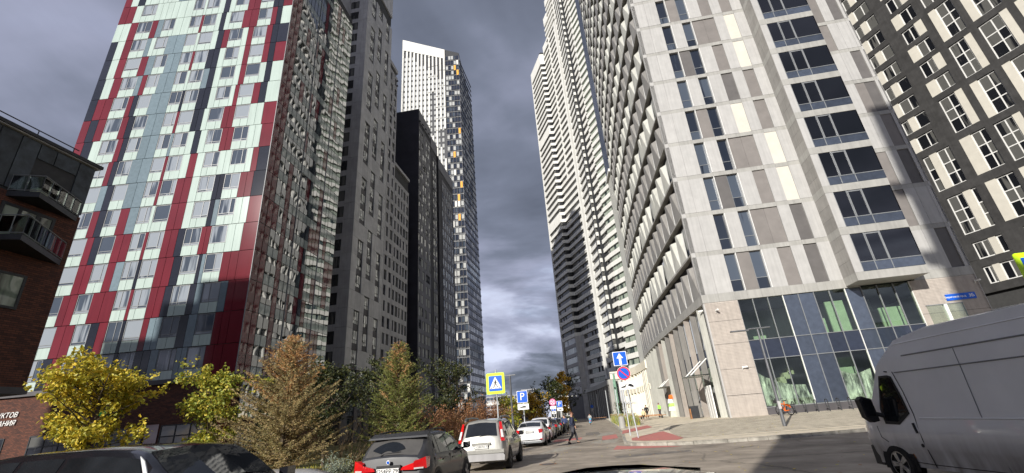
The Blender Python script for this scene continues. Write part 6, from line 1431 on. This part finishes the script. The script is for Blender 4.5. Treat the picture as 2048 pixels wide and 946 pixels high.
    for s in (-1,1): fb.box((s*.035-.012)*k,(s*.035+.012)*k,.112*k,.122*k,(1.675+dz)*k,(1.69+dz)*k,'sign_black'); fb.box((s*.095-.012)*k,(s*.095+.012)*k,-.0,.04*k,(1.64+dz)*k,(1.69+dz)*k,'skin')
    fb.box(-.025*k,.025*k,.11*k,.120*k,(1.61+dz)*k,(1.618+dz)*k,'tail_red'); fb.build('face',t,world=False)
    for (hx,hy,hz,s) in ((-.225,.11,.90+dz,-1),(.205,.11,.93+dz,1)):
        m=MB(); m.tube([(hx*k,hy*k,(hz+.03)*k),(hx*k,(hy+.03)*k,(hz-.05)*k)],[.03*k,.036*k],'skin',6)
        for i in range(4): m.tube([((hx-.027+.018*i)*k,(hy+.03)*k,(hz-.05)*k),((hx-.027+.018*i)*k,(hy+.045)*k,(hz-.095+.008*abs(i-1.5))*k),((hx-.025+.017*i)*k,(hy+.03)*k,(hz-.125+.01*abs(i-1.5))*k)],.009*k,'skin',4)
        m.tube([((hx-s*.03)*k,(hy+.02)*k,(hz-.02)*k),((hx-s*.05)*k,(hy+.04)*k,(hz-.07)*k)],.010*k,'skin',4); m.build('hand',t,world=False)
    if stripes:
        m=MB()
        for i in range(7):
            zz_=.93+i*.075
            pr=[(.205*math.cos(a*math.pi/9)*k*(1 if abs(math.cos(a*math.pi/9))<.9 else .95),(-.0+.165*math.sin(a*math.pi/9))*k,zz_*k) for a in range(19)]; m.tube(pr,.008*k,stripes,4,False)
        m.build('jacket_quilting',t,world=False)
    return t
mat('navy_cloth',(.012,.018,.045),rough=.7); mat('grey_cloth',(.06,.06,.07),rough=.9); mat('blue_cloth',(.05,.07,.16),rough=.8); mat('beige_cloth',(.62,.50,.30),rough=.9); mat('black_cloth',(.012,.012,.014),rough=.85); mat('cyan_cloth',(.08,.38,.62),rough=.6); mat('vest',(.35,.75,.12),rough=.7); mat('quilt',(.10,.12,.19),rough=.6)
person('man in a dark striped puffer jacket striding along the road',-1.5,30.3,0,math.radians(-75),'navy_cloth','grey_cloth',hair='hair_red',stripes='quilt',puffy=1.12,H=1.82)
person('person in a blue jacket walking behind the man in the puffer jacket',-2.85,44,0,math.radians(25),'blue_cloth','black_cloth',shoe='white_frame',H=1.72)
person('person in a beige top sitting on the wooden bench',6.0,62.3,pz(6,62)+.0,math.radians(150),'beige_cloth','black_cloth',pose='sit',shoe='white_frame')
person('person in black standing by the pavilion doors',7.0,68,pz(7,68),math.radians(170),'black_cloth','black_cloth',pose='stand')
person('person in a green reflective vest at the pavilion doors',8.5,66,pz(9,66),math.radians(120),'vest','grey_cloth',pose='stand')
person('rider in a pale top on the light blue scooter far up the street',-.9,76,.32,0,'band_stone','cyan_cloth',pose='sit',H=1.7)
t=thing('scooter','light blue scooter ridden up the street','scooter',(-.9,76,0)); b=MB(); b.hexa([(-.14,-.75,.35),(.14,-.75,.35),(.14,.1,.3),(-.14,.1,.3),(-.16,-.8,.85),(.16,-.8,.85),(.15,.1,.78),(-.15,.1,.78)],'cyan_cloth'); b.box(-.14,.14,.1,.6,.25,.32,'cyan_cloth'); b.hexa([(-.2,.55,.3),(.2,.55,.3),(.2,.62,.3),(-.2,.62,.3),(-.18,.45,1.05),(.18,.45,1.05),(.18,.52,1.05),(-.18,.52,1.05)],'cyan_cloth'); b.build('body',t,world=False)
for yy in (-.55,.75): wheelm(t,(0,yy,.23),.21)
b=MB(); b.tube([(-.32,.42,1.12),(.32,.42,1.12)],.025,'dark_metal',6); b.build('handlebar',t,world=False); b=MB(); b.box(-.10,.10,-.86,-.82,.5,.65,'tail_red'); b.build('tail_light',t,world=False)
t=thing('parcel_stack','heap of colourful bags in white, green and orange by the glass doors','bags',(9.3,60,.4))
for i,(dx,dz_,w,h,m_) in enumerate(((0,0,.9,.8,'furniture'),(-.1,.8,.8,.5,'white_frame'),(.0,1.3,.9,.35,'vest'),(-.15,1.65,.6,.5,'white_frame'),(.1,2.15,.75,.45,'orange_paint'))):
    b=MB(); b.hexa([(-w/2,-.3,0),(w/2,-.25,0),(w/2,.3,.0),(-w/2,.3,0),(-w/2+.1,-.2,h),(w/2-.08,-.2,h*.9),(w/2-.1,.2,h),(-w/2+.1,.2,h*.95)],m_); o=b.build('bag',t,world=False); o.location=(dx,0,dz_)
for o in list(bpy.data.objects):
    if o.type=='MESH' and o.data is None: bpy.data.objects.remove(o)
